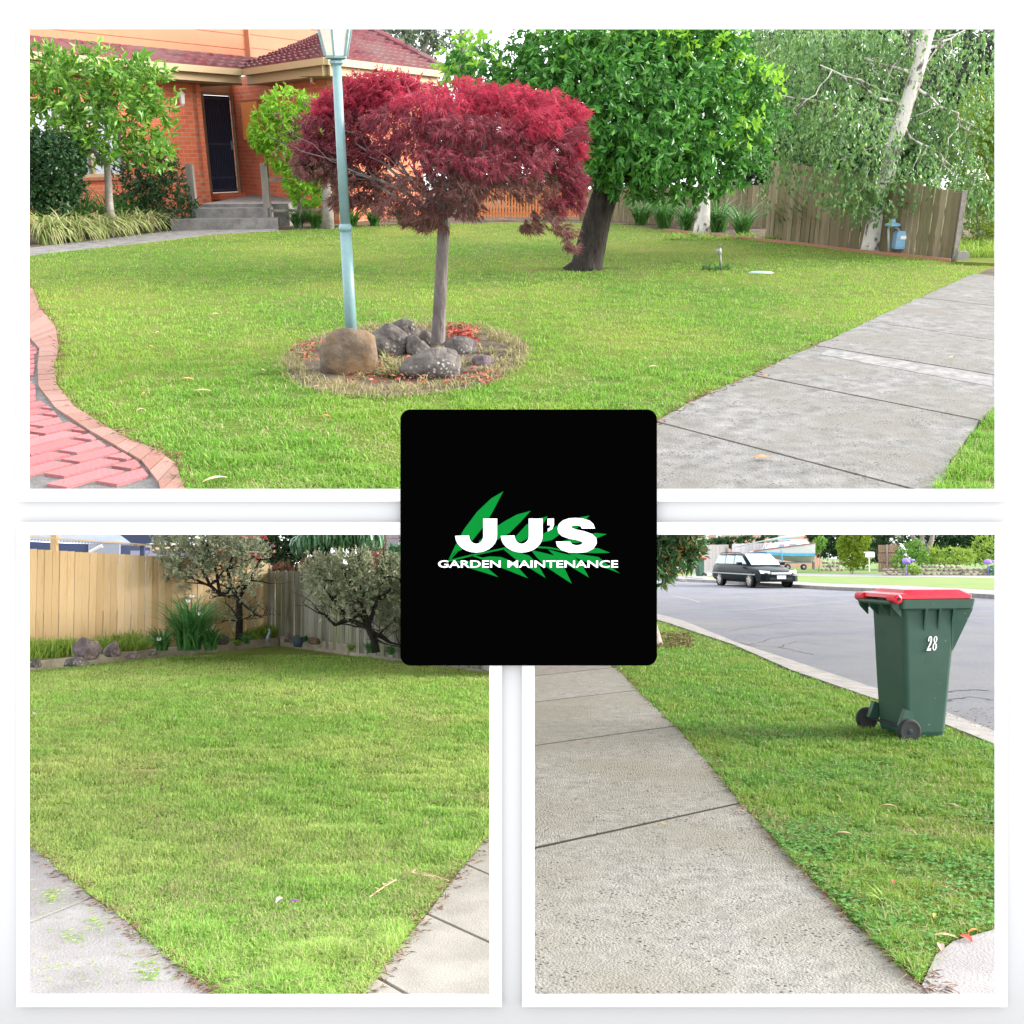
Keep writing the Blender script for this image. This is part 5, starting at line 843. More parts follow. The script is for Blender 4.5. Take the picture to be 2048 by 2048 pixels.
prock(138,1280,192,1328,M['volcanic'],2,'tall knobbly purple brown volcanic rock in the raised bed'); prock(122,1312,172,1334,M['basalt'],5,'flat dark rock at the foot of the tall volcanic rock'); prock(204,1284,238,1318,M['volcanic'],7,'smaller volcanic rock half hidden in weeds'); prock(248,1303,272,1318,M['volcanic'],11,'low purplish rock left of the flowering clump'); prock(294,1300,312,1310,M['basalt'],13,'tiny dark rock beside the flowering clump'); prock(58,1316,80,1336,M['basalt'],17,'mossy rock at the left edge of the raised bed')
prock(432,1268,456,1292,M['basalt'],19,'grey rock behind the sleeper right of the flowering clump',.3); prock(614,1274,640,1290,M['boulder'],23,'rounded mossy stone behind the bed corner',.2); prock(566,1268,590,1286,M['volcanic'],29,'brown stone just right of the bird ornament',.3); prock(768,1292,790,1306,M['boulder'],37,'brown stone at the foot of the sprawling shrub',.25)
c = g2(537, 1288, BZ); s = pxs(2, c.y); A = lambda x, y: AT(2, x, y, c.y); blu = mat('ornament_blue', (.28,.34,.50), rough=.5); t = thing('bird_ornament', 2, Vector((c.x, c.y, BZ)), 'slim blue grey heron garden ornament at the bed corner', 'ornament')
mb = MB().tube([A(534,1283), A(535,1274), A(539,1266), A(539,1261), A(537,1258)], [.8*s,3.2*s,1.9*s,1.3*s,1.9*s], 8).tube([A(537,1258), A(543,1261)], [1.2*s,.3*s], 6); part('body', mb, blu, t, smooth=True); part('legs', MB().tube([A(534,1290), A(534,1281)], .5*s, 5).tube([A(537,1290), A(536,1280)], .5*s, 5), blu, t)
c = g2(596, 1290, BZ); t = thing('garden_pot', 2, Vector((c.x, c.y, BZ)), 'small dark blue garden pot behind the bed corner', 'pot'); part('pot', MB().lathe((c.x, c.y, BZ-.03), [(.06,0),(.085,.08),(.075,.13),(.085,.15),(.065,.15),(.06,.12)], 14), mat('dark_pot', (.04,.06,.09), rough=.4), t, smooth=True); mb = MB(); straps(mb, (c.x, c.y, BZ+.1), 26, .14, .012, .9, .8); part('plant', mb, M['leaf_strap2'], t)
grp = 'leafy plants in the raised bed'
for x, y, L_, nn, mm, lab in ((490,1292,.24,70,'leaf_strap2','leafy green plant below the olive tree trunk'),(470,1296,.14,80,'leaf_weed','lime green low plant left of the bed corner'),(608,1288,.16,50,'leaf_strap2','small green plant beside the dark blue pot'),(738,1310,.28,70,'leaf_strap2','green strappy plant below the sprawling shrub'),(700,1306,.2,50,'leaf_weed','small yellow green plant behind the thick sleeper'),(780,1314,.22,50,'leaf_strap2','strappy plant near the right edge of the bed')):
    mb = MB(); c = g2(x, y-6, BZ); straps(mb, (c.x, c.y+.1, BZ-.02), nn, L_, .02, .9, .9); solo('leafy_plant', mb, M[mm], 2, (c.x, c.y+.1, BZ), lab, 'plant', grp)
mb = MB(); N_ = 5200; tt = RNG.random(N_); q = RNG.random(N_); a_, b_ = slp[0], slp[3]; c_, d_ = fl[0], fl[2]
X = (a_.x+(b_.x-a_.x)*tt)*(1-q)+(c_.x+(d_.x-c_.x)*tt)*q; Y = (a_.y+(b_.y-a_.y)*tt)*(1-q)+(c_.y+(d_.y-c_.y)*tt)*q; nn_ = np.array([noise.noise((x*.9, y*.9, 3)) for x, y in zip(X, Y)]); k = (nn_ > -.25)&(q > .06)
blades(mb, X[k], Y[k], BZ-.02, (.14+.30*np.clip(nn_[k], 0, 1))*(.5+RNG.random(k.sum())), .016, 1.4); solo('weeds', mb, M['leaf_weed'], 2, (0,0,0), 'yellow green weeds covering the raised bed in front of the new fence', 'weeds', kind='stuff')
for x, y, k, lab in ((560,1822,'pink','pink flower petal lying on the back lawn'),(588,1826,'red','dark petal just right of the pink one on the back lawn'),(68,1437,'pink','white petal at the left edge of the back lawn')):
    fallen(2, x, y, .05, mat('petal', (.75,.45,.75) if k == 'pink' else (.20,.06,.25), rough=.5), lab, rnd(0,3), .5, .045, 'petals on the back lawn')
for x, y, a, lab in ((765,1795,1.2,'tan twig lying on the right side of the back lawn'),(850,1770,-.5,'brownish twig near the paved path on the back lawn'),(295,1556,.1,'pale feathery twig on the left of the back lawn')):
    p = g2(x, y); u = Vector((math.cos(a), math.sin(a), 0)); mb = MB().tube([p+u*(-.12)+Vector((0,0,.04)), p+Vector((.01,0,.05)), p+u*.13+Vector((0,0,.04))], .003, 5)
    for i in range(9): q = p+u*(-.1+.025*i)+Vector((0,0,.045)); mb.tube([q, q+Vector((rnd(-.03,.03), rnd(-.03,.03), .01))], .002, 4)
    solo('twig', mb, lm['tan'], 2, p, lab, 'twig', 'twigs on the back lawn')
# ================================================================== PLACE 3: street verge (right)
g3 = lambda x, y, z=0.0: G(2, x, y, z)
mb = MB(); mb.prism([(0.02,2.4),(60,2.4),(110,140),(0.02,140)], -.25, -.03); struct('ground', mb, M['soil'], 2)
pe = [g3(x, y) for x, y in ((1130,1250),(1180,1292),(1230,1337),(1254,1362),(1282,1392),(1352,1459),(1420,1535),(1481,1612),(1545,1684),(1605,1751),(1655,1802),(1707,1853),(1770,1915),(1838,1980),(1900,2040))]
ki = [g3(x, y) for x, y in ((1180,1205),(1250,1222),(1342,1250),(1400,1270),(1464,1291),(1585,1345),(1731,1396),(1810,1422),(1877,1449),(1984,1493),(2120,1560))]
ko = [g3(x, y) for x, y in ((1180,1195),(1270,1214),(1368,1240),(1473,1282),(1610,1326),(1731,1366),(1810,1390),(1877,1414),(1984,1455),(2140,1515))]
mb = MB(); mb.prism(wobble([ki[0]]+ki[1:], .01, .3)+[g3(2160,1640), g3(1984,1866), g3(1905,1888), g3(1868,1915), g3(1832,1978)]+pe[::-1], -.04, .006); vlawn = [ki[0]]+ki[1:]+[g3(2160,1640), g3(1984,1866), g3(1905,1888), g3(1868,1915), g3(1838,1980)]+pe[::-1][1:]
struct('nature_strip', mb, M['turf3'], 2)
lawn_grass(2, vlawn, 420000, 3.3, 26, .53, M['blade3'], 'green clover filled grass verge between footpath and kerb', H=.034, Wd=.0042, side=1)
mb = MB(); X, Y = scatter(30000, 3.4, 9, .5, .1, 1); ok = inpoly(X, Y, vlawn); nn_ = np.array([noise.noise((x*1.2, y*1.2, 8)) for x, y in zip(X, Y)]); ok &= nn_ > RNG.random(len(X))*.75-.25; P = np.stack([X[ok], Y[ok], .028+.02*RNG.random(ok.sum())], 1)
for k in range(3): a = k*2.1+RNG.random(len(P))*.5; leaves(mb, P, np.stack([np.cos(a), np.sin(a), .15+a*0], 1), .016, .016, fold=.0, up=(0,0,1))
solo('clover', mb, mat('clover_leaf', (.10,.26,.05), rand=((.06,.18,.03),(.11,.28,.05),(.16,.36,.08)), rough=.5, leaf=.3), 2, (0,0,0), 'patches of green clover in the grass verge', 'clover', kind='stuff')
mb = MB(); P = []
for _ in range(1500): i = random.randrange(len(pe)-1); p = Vector(pe[i]).lerp(Vector(pe[i+1]), rnd(0, 1)); P.append((p.x+rnd(-.03,.10), p.y+rnd(-.03,.06), .02+rnd(0,.015)))
P = np.array(P); leaves(mb, P, np.concatenate([RNG.normal(size=(len(P), 2)), .3*RNG.normal(size=(len(P), 1))], 1), .045, .006, up=(0,0,1)); solo('edge_trimmings', mb, M['leaf_brown'], 2, (0,0,0), 'brown dead grass along the verge side of the street footpath', 'clippings', kind='stuff')
lf = [g3(x, y) for x, y in ((700,1290),(760,1420),(700,1560),(600,1800),(560,2000),(540,2150))]; lf = [Vector((.03, p.y, 0)) for p in (g3(0,1250), g3(0,1337), g3(0,1400), g3(0,1500), g3(0,1700), g3(0,1800), g3(0,2400))]
Jx = [(1069,1355,1230,1338),(1069,1408,1274,1384),(1069,1496,1347,1457),(1069,1703,1481,1612)]
def ext(x0, y0, x1, y1): return (g3(x0-40, y0+(y0-y1)/(x1-x0)*40), g3(x1+30, y1-(y0-y1)/(x1-x0)*30))
JF = MB(); [JF.bar(lineint(*ext(*j), lf).to_3d(), lineint(*ext(*j), pe).to_3d(), .07, .034) for j in Jx]; struct('path_joints', JF, mat('joint_dirt', (.02,.018,.012), rough=1), 2)
struct('footpath', slabs(lf, pe, [ext(*j) for j in Jx]+[(g3(1000,2130), g3(1960,2020))], -.04, .02, .022), M['concrete3'], 2)
mb = MB(); q = [Vector((.03, g3(0,1356).y, 0)), g3(1226,1338), pe[1], pe[0], Vector((.03, g3(0,1250).y, 0))]; mb.prism([(p.x, p.y) for p in q], -.04, .016); struct('driveway', mb, mat('drive_gravel', (.15,.13,.12), (.22,.20,.18), 9, rough=.9, bump=.6, bsc=80), 2)
mb = MB(); mb.prism([tuple(g3(x, y).xy) for x, y in ((1844,1984),(1872,1922),(1908,1894),(1984,1872),(2160,1800),(2160,2090),(1905,2060))], -.04, .024); struct('driveway', mb, M['concrete2'], 2)
mb = MB(); kw = [(p.x, p.y) for p in ki]+[(p.x, p.y) for p in ko[::-1]]; 
V = []; n = len(ki)
for i in range(n-1):
    a, b, c, d = ki[i], ki[i+1], ko[min(i+1, len(ko)-1)], ko[min(i, len(ko)-1)]; ln = (b-a).length
    mb.add([(a.x,a.y,.03),(b.x,b.y,.03),(c.x,c.y,-.02),(d.x,d.y,-.02),(a.x,a.y,-.2),(b.x,b.y,-.2),(c.x,c.y,-.2),(d.x,d.y,-.2)], [(3,2,1,0),(0,1,5,4),(1,2,6,5),(2,3,7,6),(3,0,4,7)])
struct('kerb', mb, M['kerb'], 2)
# road between the kerbs
fk = [g3(x, y) for x, y in ((1180,1152),(1311,1156),(1399,1162),(1445,1166),(1580,1173),(1660,1179),(1808,1185),(1983,1196),(2150,1208))]
mb = MB(); mb.prism([(p.x, p.y) for p in ko]+[(p.x, p.y) for p in fk[::-1]], -.2, -.022); struct('road', mb, M['asphalt'], 2)
mb = MB()
def crack(pts, w=.012, z=-.018):
    pts = [Vector(p) for p in pts]; fine = []
    for a, b in zip(pts[:-1], pts[1:]): fine += [a.lerp(b, i/8)+Vector((rnd(-.03,.03), rnd(-.05,.05), 0)) for i in range(8)]
    for a, b in zip(fine[:-1], fine[1:]):
        d = (b-a).normalized(); s_ = Vector((-d.y, d.x, 0))*w*rnd(.4,1.3); mb.add([(*(a-s_).xy, z), (*(b-s_).xy, z), (*(b+s_).xy, z), (*(a+s_).xy, z)], [(0,1,2,3)])
crack([g3(1390,1262), g3(1500,1288), g3(1560,1292), g3(1640,1310)]); crack([g3(1500,1288), g3(1540,1275), g3(1640,1262)]); crack([g3(1560,1292), g3(1590,1280), g3(1640,1285)]); crack([g3(1875,1382), g3(1930,1376), g3(1984,1378)], .02); crack([g3(1880,1400), g3(1940,1390), g3(1990,1396)], .02); crack([g3(1440,1262), g3(1600,1240), g3(1650,1243)]); crack([g3(1700,1200), g3(1800,1215), g3(1984,1250)], .01)
struct('road_cracks', mb, M['tar'], 2)
mb = MB()
for pts in (((1345,1190),(1380,1197),(1400,1203)),((1380,1222),(1500,1218),(1600,1208),(1700,1200))):
    pp = [g3(*q) for q in pts]
    for a, b in zip(pp[:-1], pp[1:]): d = (b-a).normalized(); s_ = Vector((-d.y, d.x, 0))*.04; mb.add([(*(a-s_).xy, -.019), (*(b-s_).xy, -.019), (*(b+s_).xy, -.019), (*(a+s_).xy, -.019)], [(0,1,2,3)])
struct('road_seams', mb, M['paleline'], 2)
mb = MB(); Xr = [(g3(rnd(1890,1990), rnd(1415,1470))) for _ in range(130)]; P = np.array([[p.x, p.y, -.005] for p in Xr]); leaves(mb, P, np.concatenate([RNG.normal(size=(len(P), 2)), .1*RNG.normal(size=(len(P), 1))], 1), .03, .012, up=(0,0,1)); solo('gutter_litter', mb, M['leaf_brown'], 2, (0,0,0), 'dry leaf litter in the gutter right of the green bin', 'leaves', kind='stuff')
# far side: kerb, verge, path, lawns
def stripx(name, y0s, y1s, z, m, xs=(1150,1450,1660,1808,1983,2180), z0=-.2): a = [g3(x, y) for x, y in zip(xs, y0s)]; b = [g3(x, y) for x, y in zip(xs, y1s)]; mb = MB().prism([(p.x,p.y) for p in a]+[(p.x,p.y) for p in b[::-1]], z0, z); struct(name, mb, m, 2)
stripx('kerb', (1152,1166,1179,1185,1196,1209), (1147,1160,1172,1176.5,1186,1197), .12, M['kerb'])
stripx('nature_strip', (1147,1160,1172,1176.5,1186,1197), (1133,1152,1157,1158,1160.5,1164), .125, mat('far_verge', (.09,.17,.03), (.15,.18,.05), .5, rough=1, bump=.5, bsc=8))
stripx('far_footpath', (1133,1152,1157,1158,1160.5,1164), (1130,1149,1151.5,1151.5,1152,1153), .13, mat('far_path', (.2,.2,.2), rough=.9))
stripx('front_yard', (1130,1149,1151.5,1151.5,1152,1153), (1116,1118,1118,1118,1118,1118), .128, mat('far_yard', (.06,.13,.02), (.11,.165,.035), .2, rough=1))
mb = MB().prism([tuple(g3(x, y).xy) for x, y in ((1370,1160),(1405,1162),(1450,1142),(1425,1140))], 0, .15); struct('driveway', mb, mat('far_drive', (.2,.2,.2), rough=.9), 2)
# --- wheelie bin
def make_bin(fr, loc, yaw, sc_, label, detail=True, group='green wheelie bins with red lids'):
    t = thing('wheelie_bin', fr, loc, label, 'bin', group); L = Vector(loc); R = Matrix.Rotation(yaw, 3, 'Z')
    T = lambda x, y, z: L+R@Vector((x*sc_*.80, y*sc_*.88, z*sc_))          # x: back(0, wheels) -> front, y: width
    def ring(x0, x1, w0, w1, z, r=.04, k=4, x0z=0, n=4):
        pts = []
        for cx, cy, a0 in ((x1-r, w1/2-r, 0), (x0+r, w0/2-r, 90), (x0+r, -w0/2+r, 180), (x1-r, -w1/2+r, 270)):
            for j in range(n+1): a = math.radians(a0+90*j/n); pts.append(T(cx+r*math.cos(a), cy+r*math.sin(a), z))
        return pts
    mb = MB(); mb.loft([ring(.06,.43,.40,.42,.03,.03), ring(.045,.45,.42,.44,.06,.045), ring(.03,.50,.46,.47,.45,.045), ring(.02,.545,.485,.50,.80,.045), ring(.015,.575,.50,.52,.98,.045), ring(.0,.60,.54,.54,1.0,.045), ring(.0,.60,.54,.54,1.005,.045)]); part('body', mb, M['binbody'], t)
    mb = MB(); mb.loft([ring(-.03,.66,.56,.57,.955,.03), ring(-.035,.70,.58,.59,.965,.03), ring(-.035,.72,.59,.60,1.03,.03), ring(-.02,.70,.57,.58,1.035,.03)]); part('rim', mb, M['binbody'], t)
    mb = MB()                                                       # front comb flare under the rim and side ribs
    mb.add([T(.52,-.24,.66),T(.52,.24,.66),T(.69,.29,.96),T(.69,-.29,.96),T(.50,-.24,.64),T(.50,.24,.64),T(.50,.27,.97),T(.50,-.27,.97)], [(0,1,2,3),(0,3,7,4),(1,5,6,2)])
    for s_ in (1,-1):
        for x in (.22,.36,.50): mb.add([T(x-.008,s_*.235,.76),T(x+.008,s_*.235,.76),T(x+.012,s_*.292,.965),T(x-.012,s_*.292,.965),T(x-.008,s_*.22,.78),T(x+.008,s_*.22,.78),T(x+.012,s_*.24,.965),T(x-.012,s_*.24,.965)], [(0,1,2,3),(0,3,7,4),(1,5,6,2),(4,7,6,5)])
    part('ribs', mb, M['binbody'], t)
    hd = MB(); hd.tube([T(-.075,-.24,1.0), T(-.105,-.235,1.005), T(-.11,0,1.005), T(-.105,.235,1.005), T(-.075,.24,1.0)], .017*sc_, 10)
    for y in (-.25,-.09,.09,.25): hd.add([T(-.12,y-.012,1.02),T(-.02,y-.012,1.035),T(-.02,y-.012,.90),T(-.10,y-.012,.965),T(-.12,y+.012,1.02),T(-.02,y+.012,1.035),T(-.02,y+.012,.90),T(-.10,y+.012,.965)], [(0,1,2,3),(7,6,5,4),(0,4,5,1),(1,5,6,2),(2,6,7,3),(3,7,4,0)])
    part('handle', hd, M['binbody'], t, smooth=False)
    lid = MB(); lid.loft([ring(-.06,.685,.585,.60,1.037,.03), ring(-.06,.685,.585,.60,1.062,.03), ring(.02,.66,.54,.555,1.075,.04), ring(.07,.62,.46,.48,1.098,.05), ring(.10,.58,.40,.42,1.100,.05)]); lid.loft([ring(.645,.71,.3,.3,1.045,.01), ring(.645,.70,.28,.28,1.09,.01)])
    for y in (-.25,.25): lid.lathe(T(-.075,y-.06,1.035), [(.02*sc_,0),(.034*sc_,.01*sc_),(.034*sc_,.11*sc_),(.02*sc_,.12*sc_)], 12, R=R@Matrix.Rotation(-math.pi/2, 3, 'X'))
    lid.add([T(-.09,-.29,1.04),T(.0,-.29,1.04),T(.0,.29,1.04),T(-.09,.29,1.04),T(-.08,-.28,1.066),T(.0,-.28,1.074),T(.0,.28,1.074),T(-.08,.28,1.066)], [(4,5,6,7),(0,1,5,4),(1,2,6,5),(2,3,7,6),(3,0,4,7)])
    part('lid', lid, M['binlid'], t)
    if detail:
        part('hinge_pin', MB().lathe(T(-.075,-.318,1.035), [(.014*sc_,0),(.014*sc_,.012*sc_)], 10, R=R@Matrix.Rotation(-math.pi/2, 3, 'X')), M['rubber'], t)
        part('axle', MB().tube([T(.0,-.26,.10), T(.0,.26,.10)], .011*sc_, 8), M['rubber'], t)
    for y in (-1, 1):
        c = T(.0, y*.32, .088); Rw = R@Matrix.Rotation(math.pi/2*(1 if y < 0 else -1), 3, 'X'); k = sc_*.88
        w = part('wheel', MB().lathe(c, [(.052*k,-.018*k),(.07*k,-.018*k),(.088*k,-.024*k),(.098*k,-.018*k),(.102*k,0),(.098*k,.018*k),(.088*k,.024*k),(.07*k,.018*k),(.062*k,.018*k)], 28, R=Rw), M['rubber'], t, smooth=True)
        hb = MB().lathe(c, [(.06*k,-.016*k),(.064*k,.012*k),(.056*k,.012*k),(.05*k,.005*k),(.024*k,.007*k),(.022*k,.02*k),(.012*k,.022*k)], 24, R=Rw); part('hub', hb, M['hub'], w)
        part('axle_bracket', MB().bar(T(.0, y*.235, .10), T(.06, y*.235, .22), .05*k, .09*k), M['binbody'], t)
    return t, T
wl_, wr_ = g3(1722,1470), g3(1812,1482)
bin1, TB = make_bin(2, (AT(2,1768,1024,8.5).x, 8.5, .0), math.radians(11), 1.13, 'large green wheelie bin with bright red lid and white number 28 on the grass verge')
# number 28 on the side
def num_on(T, x0, z0, h, y, m, parent):
    mb = MB(); w = h*.42
    def side(px, pz): return T(x0+px*1.0, y, z0+pz)
    def band(outer, inner):
        n = len(outer); V = [side(*p) for p in outer]+[side(*p) for p in inner]; off = T(0, -.004, 0)-T(0, 0, 0)
        mb.add(V+[v+off for v in V], np.array([(i, (i+1) % n, n+(i+1) % n, n+i) for i in range(n)]+[(2*n+i, 3*n+i, 3*n+(i+1) % n, 2*n+(i+1) % n) for i in range(n)]+[(i, 2*n+i, 2*n+(i+1) % n, (i+1) % n) for i in range(n)]))
    def ell(cx, cy, a, b, n=24, sl=.18): return [(cx+a*math.cos(2*math.pi*i/n)+sl*(cy+b*math.sin(2*math.pi*i/n)), cy+b*math.sin(2*math.pi*i/n)) for i in range(n)]
    band(ell(w*1.75, h*.27, w*.48, h*.27), ell(w*1.75, h*.27, w*.20, h*.22)); band(ell(w*1.75, h*.77, w*.42, h*.23), ell(w*1.75, h*.77, w*.17, h*.185))
    two = [(0,0),(.95,0),(.98,.2),(.90,.2),(.78,.15),(.38,.15),(.85,.45),(.98,.62),(.98,.78),(.88,.93),(.68,1),(.40,1),(.18,.93),(.08,.78),(.12,.66),(.26,.62),(.38,.68),(.36,.78),(.30,.84),(.42,.93),(.58,.91),(.64,.78),(.62,.62),(.48,.45),(.02,.06)]
    off = T(0, -.004, 0)-T(0, 0, 0); pl = [side(px*w*1.0+.18*pz*h, pz*h) for px, pz in two]; mb.extr(pl, off); part('number', mb, m, parent)
num_on(TB, .235, .655, .105, -.2515, M['white'], bin1)
c = g3(1406, 1157); bin2, _ = make_bin(2, (c.x, c.y, .13), math.radians(200), 1.05, 'small distant green bin with red lid left of the parked station wagon', False)
# --- station wagon
def make_wagon(loc, yaw, sc_):
    t = thing('station_wagon', 2, loc, 'dark green station wagon parked at the far kerb', 'car'); L = Vector(loc); R = Matrix.Rotation(yaw, 3, 'Z'); T = lambda x, y, z: L+R@(Vector((x, y, z))*sc_)
    # x: rear (-2.45) -> front (2.45)
    pa = mat('car_paint', (.003,.008,.009), (.004,.009,.010), 2, rough=.35, spec=.1, coat=.0); gl = mat('car_glass', (.30,.38,.44), rough=.06, spec=.9); dk = mat('car_trim', (.012,.014,.016), rough=.6)
    body = [(-2.45,.70,.40,.62),(-2.40,.84,.30,.86),(-2.2,.88,.26,.98),(-1.5,.91,.24,1.0),(-.5,.92,.22,.98),(.6,.92,.22,.95),(1.1,.91,.24,.90),(1.7,.88,.25,.82),(2.2,.82,.26,.72),(2.40,.74,.30,.62),(2.47,.62,.36,.52)]
    def sec(x, w, z0, z1): return [T(x,-w*.90,z0),T(x,-w,z0+.12),T(x,-w,z1-.22),T(x,-w*.95,z1-.05),T(x,-w*.82,z1),T(x,0,z1+.03),T(x,w*.82,z1),T(x,w*.95,z1-.05),T(x,w,z1-.22),T(x,w,z0+.12),T(x,w*.90,z0)]
    part('body', MB().loft([sec(*b) for b in body]), pa, t, smooth=True)
    cab = [(-2.38,.72,.95,.98),(-2.15,.78,.95,1.36),(-1.9,.78,.95,1.42),(-.6,.79,.95,1.46),(.1,.77,.94,1.43),(.35,.75,.93,1.38),(1.15,.72,.88,.92)]
    def sec2(x, w, z0, z1): k = max(0, (z1-z0))/.5; wi = w-.12*k; return [T(x,-w,z0),T(x,-wi,z1-.05*k),T(x,-wi*.85,z1),T(x,0,z1+.02*k),T(x,wi*.85,z1),T(x,wi,z1-.05*k),T(x,w,z0)]
    part('cabin', MB().loft([sec2(*b) for b in cab]), pa, t, smooth=False)
    ws = MB().add([T(1.12,-.66,.93),T(1.12,.66,.93),T(.38,.60,1.385),T(.38,-.60,1.385)], [(0,1,2,3)]); 
    for f in (): pass
    wsv = [T(1.17,-.66,.935),T(1.17,.66,.935),T(.42,.60,1.395),T(.42,-.60,1.395)]; m1 = MB().extr(wsv, T(.02,0,.03)-T(0,0,0)); part('windscreen', m1, gl, t)
    for s_ in (-1, 1):
        for x0, x1, x2, x3 in ((.95,-.20,-.20,.38),(-.28,-1.10,-1.10,-.28),(-1.18,-2.15,-2.0,-1.18)):
            q = [T(x0,s_*.775,.985),T(x1,s_*.79,.99),T(x2,s_*.70,1.36),T(x3,s_*.70,1.34)]; part('side_window', MB().extr(q if s_ > 0 else q[::-1], T(0,s_*.02,0)-T(0,0,0)), gl, t)
        part('mirror', MB().box(T(.72,s_*1.0,1.0), (.16*sc_,.2*sc_,.13*sc_), yaw), pa, t)
        for x in (-1.45, 1.48):
            c = T(x, s_*.80, .31); Rw = R@Matrix.Rotation(math.pi/2*(-s_), 3, 'X'); w = part('wheel', MB().lathe(c, [(.2*sc_,-.09*sc_),(.29*sc_,-.1*sc_),(.315*sc_,-.07*sc_),(.315*sc_,.09*sc_),(.30*sc_,.125*sc_),(.22*sc_,.125*sc_)], 22, R=Rw), M['rubber'], t, smooth=True)
            hm = MB().lathe(c, [(.2*sc_,.09*sc_),(.215*sc_,.128*sc_),(.19*sc_,.12*sc_),(.05*sc_,.135*sc_)], 20, R=Rw); 
            for k in range(7): a = k*.8976; hm.bar(c+Rw@(Vector((.03*math.cos(a),.03*math.sin(a),.14))*sc_), c+Rw@(Vector((.19*math.cos(a),.19*math.sin(a),.132))*sc_), .05*sc_, .02*sc_)
            part('hubcap', hm, mat('hubcap', (.60,.55,.50), rough=.4), w)
            part('wheel_arch', MB().lathe(T(x, s_*.86, .33), [(.36*sc_,-.06*sc_),(.385*sc_,.05*sc_),(.36*sc_,.056*sc_),(.33*sc_,.0)], 22, R=Rw), pa, t)
        part('headlight', MB().extr([T(2.28,s_*.80,.60),T(2.42,s_*.42,.58),T(2.38,s_*.42,.70),T(2.18,s_*.82,.74)], T(.03,s_*.02,.01)-T(0,0,0)), mat('headlight', (.62,.66,.66), rough=.15, spec=.8), t)
        part('side_strip', MB().bar(T(-2.3,s_*.925,.58), T(2.0,s_*.915,.56), .02, .05), mat('strip', (.30,.33,.34), rough=.4), t)
    part('front_bumper', MB().loft([[T(x,-w,.28),T(x,-w,.52),T(x,w,.52),T(x,w,.28)] for x, w in ((2.05,.90),(2.35,.84),(2.50,.66),(2.53,.3))]), pa, t)
    part('grille', MB().box(T(2.47,0,.62), (.05*sc_,.8*sc_,.09*sc_), yaw), mat('chrome', (.5,.52,.52), rough=.25, metal=.6), t); part('air_intake', MB().box(T(2.51,0,.40), (.05*sc_,1.0*sc_,.08*sc_), yaw), dk, t)
    part('number_plate', MB().box(T(2.55,0.0,.46), (.02*sc_,.40*sc_,.14*sc_), yaw), mat('plate', (.62,.66,.75), rough=.5), t)
    for y in (-.68,.68): part('roof_rail', MB().tube([T(-2.0,y*.9,1.42), T(-1.8,y*.9,1.47), T(-.1,y*.9,1.49), T(.1,y*.9,1.44)], .018*sc_, 6), dk, t)
    return t
make_wagon((AT(2,1505,1024,46.5).x, 46.5, -.02), math.radians(-77), 1.06)
# --- boat on trailer
bY = 74; A = lambda x, y, d=0.0: AT(2, x, y, bY+d); s = pxs(2, bY); t = thing('sailing_boat', 2, A(1540, 1140), 'white trailer sailing boat with blue stripe parked behind the wagon', 'boat')
bwht = mat('boat_white', (.62,.62,.63), rough=.3, spec=.5); bblu = mat('boat_blue', (.10,.36,.60), rough=.4)
st = [(1500,1103,1106,.2),(1530,1098,1113,.8),(1570,1093,1121,1.25),(1600,1089,1124,1.3),(1622,1086,1126,1.1)]
rg = []
for x, zt, zb, w in st:
    p = A(x, zt); q = A(x, zb); rg.append([Vector((p.x,p.y-w,p.z)), Vector((p.x,p.y-w*.9,p.z+(q.z-p.z)*.6)), Vector((p.x,p.y-w*.35,q.z)), Vector((p.x,p.y+w*.35,q.z)), Vector((p.x,p.y+w*.9,p.z+(q.z-p.z)*.6)), Vector((p.x,p.y+w,p.z))])
part('hull', MB().loft(rg), bwht, t, smooth=False)
def hl(x, f): # point on near hull side
    for (x0,a0,b0,w0),(x1,a1,b1,w1) in zip(st[:-1], st[1:]):
        if x0 <= x <= x1: k = (x-x0)/(x1-x0); a_, b_, w_ = a0+(a1-a0)*k, b0+(b1-b0)*k, w0+(w1-w0)*k; break
    p, q = A(x, a_), A(x, b_); return Vector((p.x, p.y-w_*(1 if f < .05 else .95)-.03, p.z+(q.z-p.z)*f))
for f, th_, m_, nm in ((.0,.08,mat('boat_red', (.30,.10,.12), rough=.5),'gunwale'),(.58,.20,bblu,'blue_stripe')):
    mb = MB(); xs_ = [1505,1530,1555,1570,1600,1621]
    for a, b in zip(xs_[:-1], xs_[1:]): mb.bar(hl(a, f), hl(b, f), .03, th_)
    part(nm, mb, m_, t)
mb = MB(); w = 1.0; mb.loft([[Vector((A(x,zb).x, bY-w_, A(x,zb).z)), Vector((A(x,zt).x, bY-w_*.8, A(x,zt).z)), Vector((A(x,zt).x, bY+w_*.8, A(x,zt).z)), Vector((A(x,zb).x, bY+w_, A(x,zb).z))] for x, zt, zb, w_ in ((1535,1096,1098,.7),(1548,1086,1096,.9),(1585,1080,1093,1.0),(1605,1080,1090,.9),(1616,1088,1089,.9))]); part('cabin', mb, bwht, t)
for x, y, wd in ((1556,1092,10),(1578,1091,14)): part('cabin_window', MB().box(A(x, y)+Vector((0,-1.0,0)), (wd*s, .1, 7*s)), M['glassy'], t)
part('deck_hatch', MB().box(A(1575,1081)+Vector((0,0,.05)), (44*s,1.2,2*s)), mat('sky_blue', (.25,.60,.75), rough=.5), t)
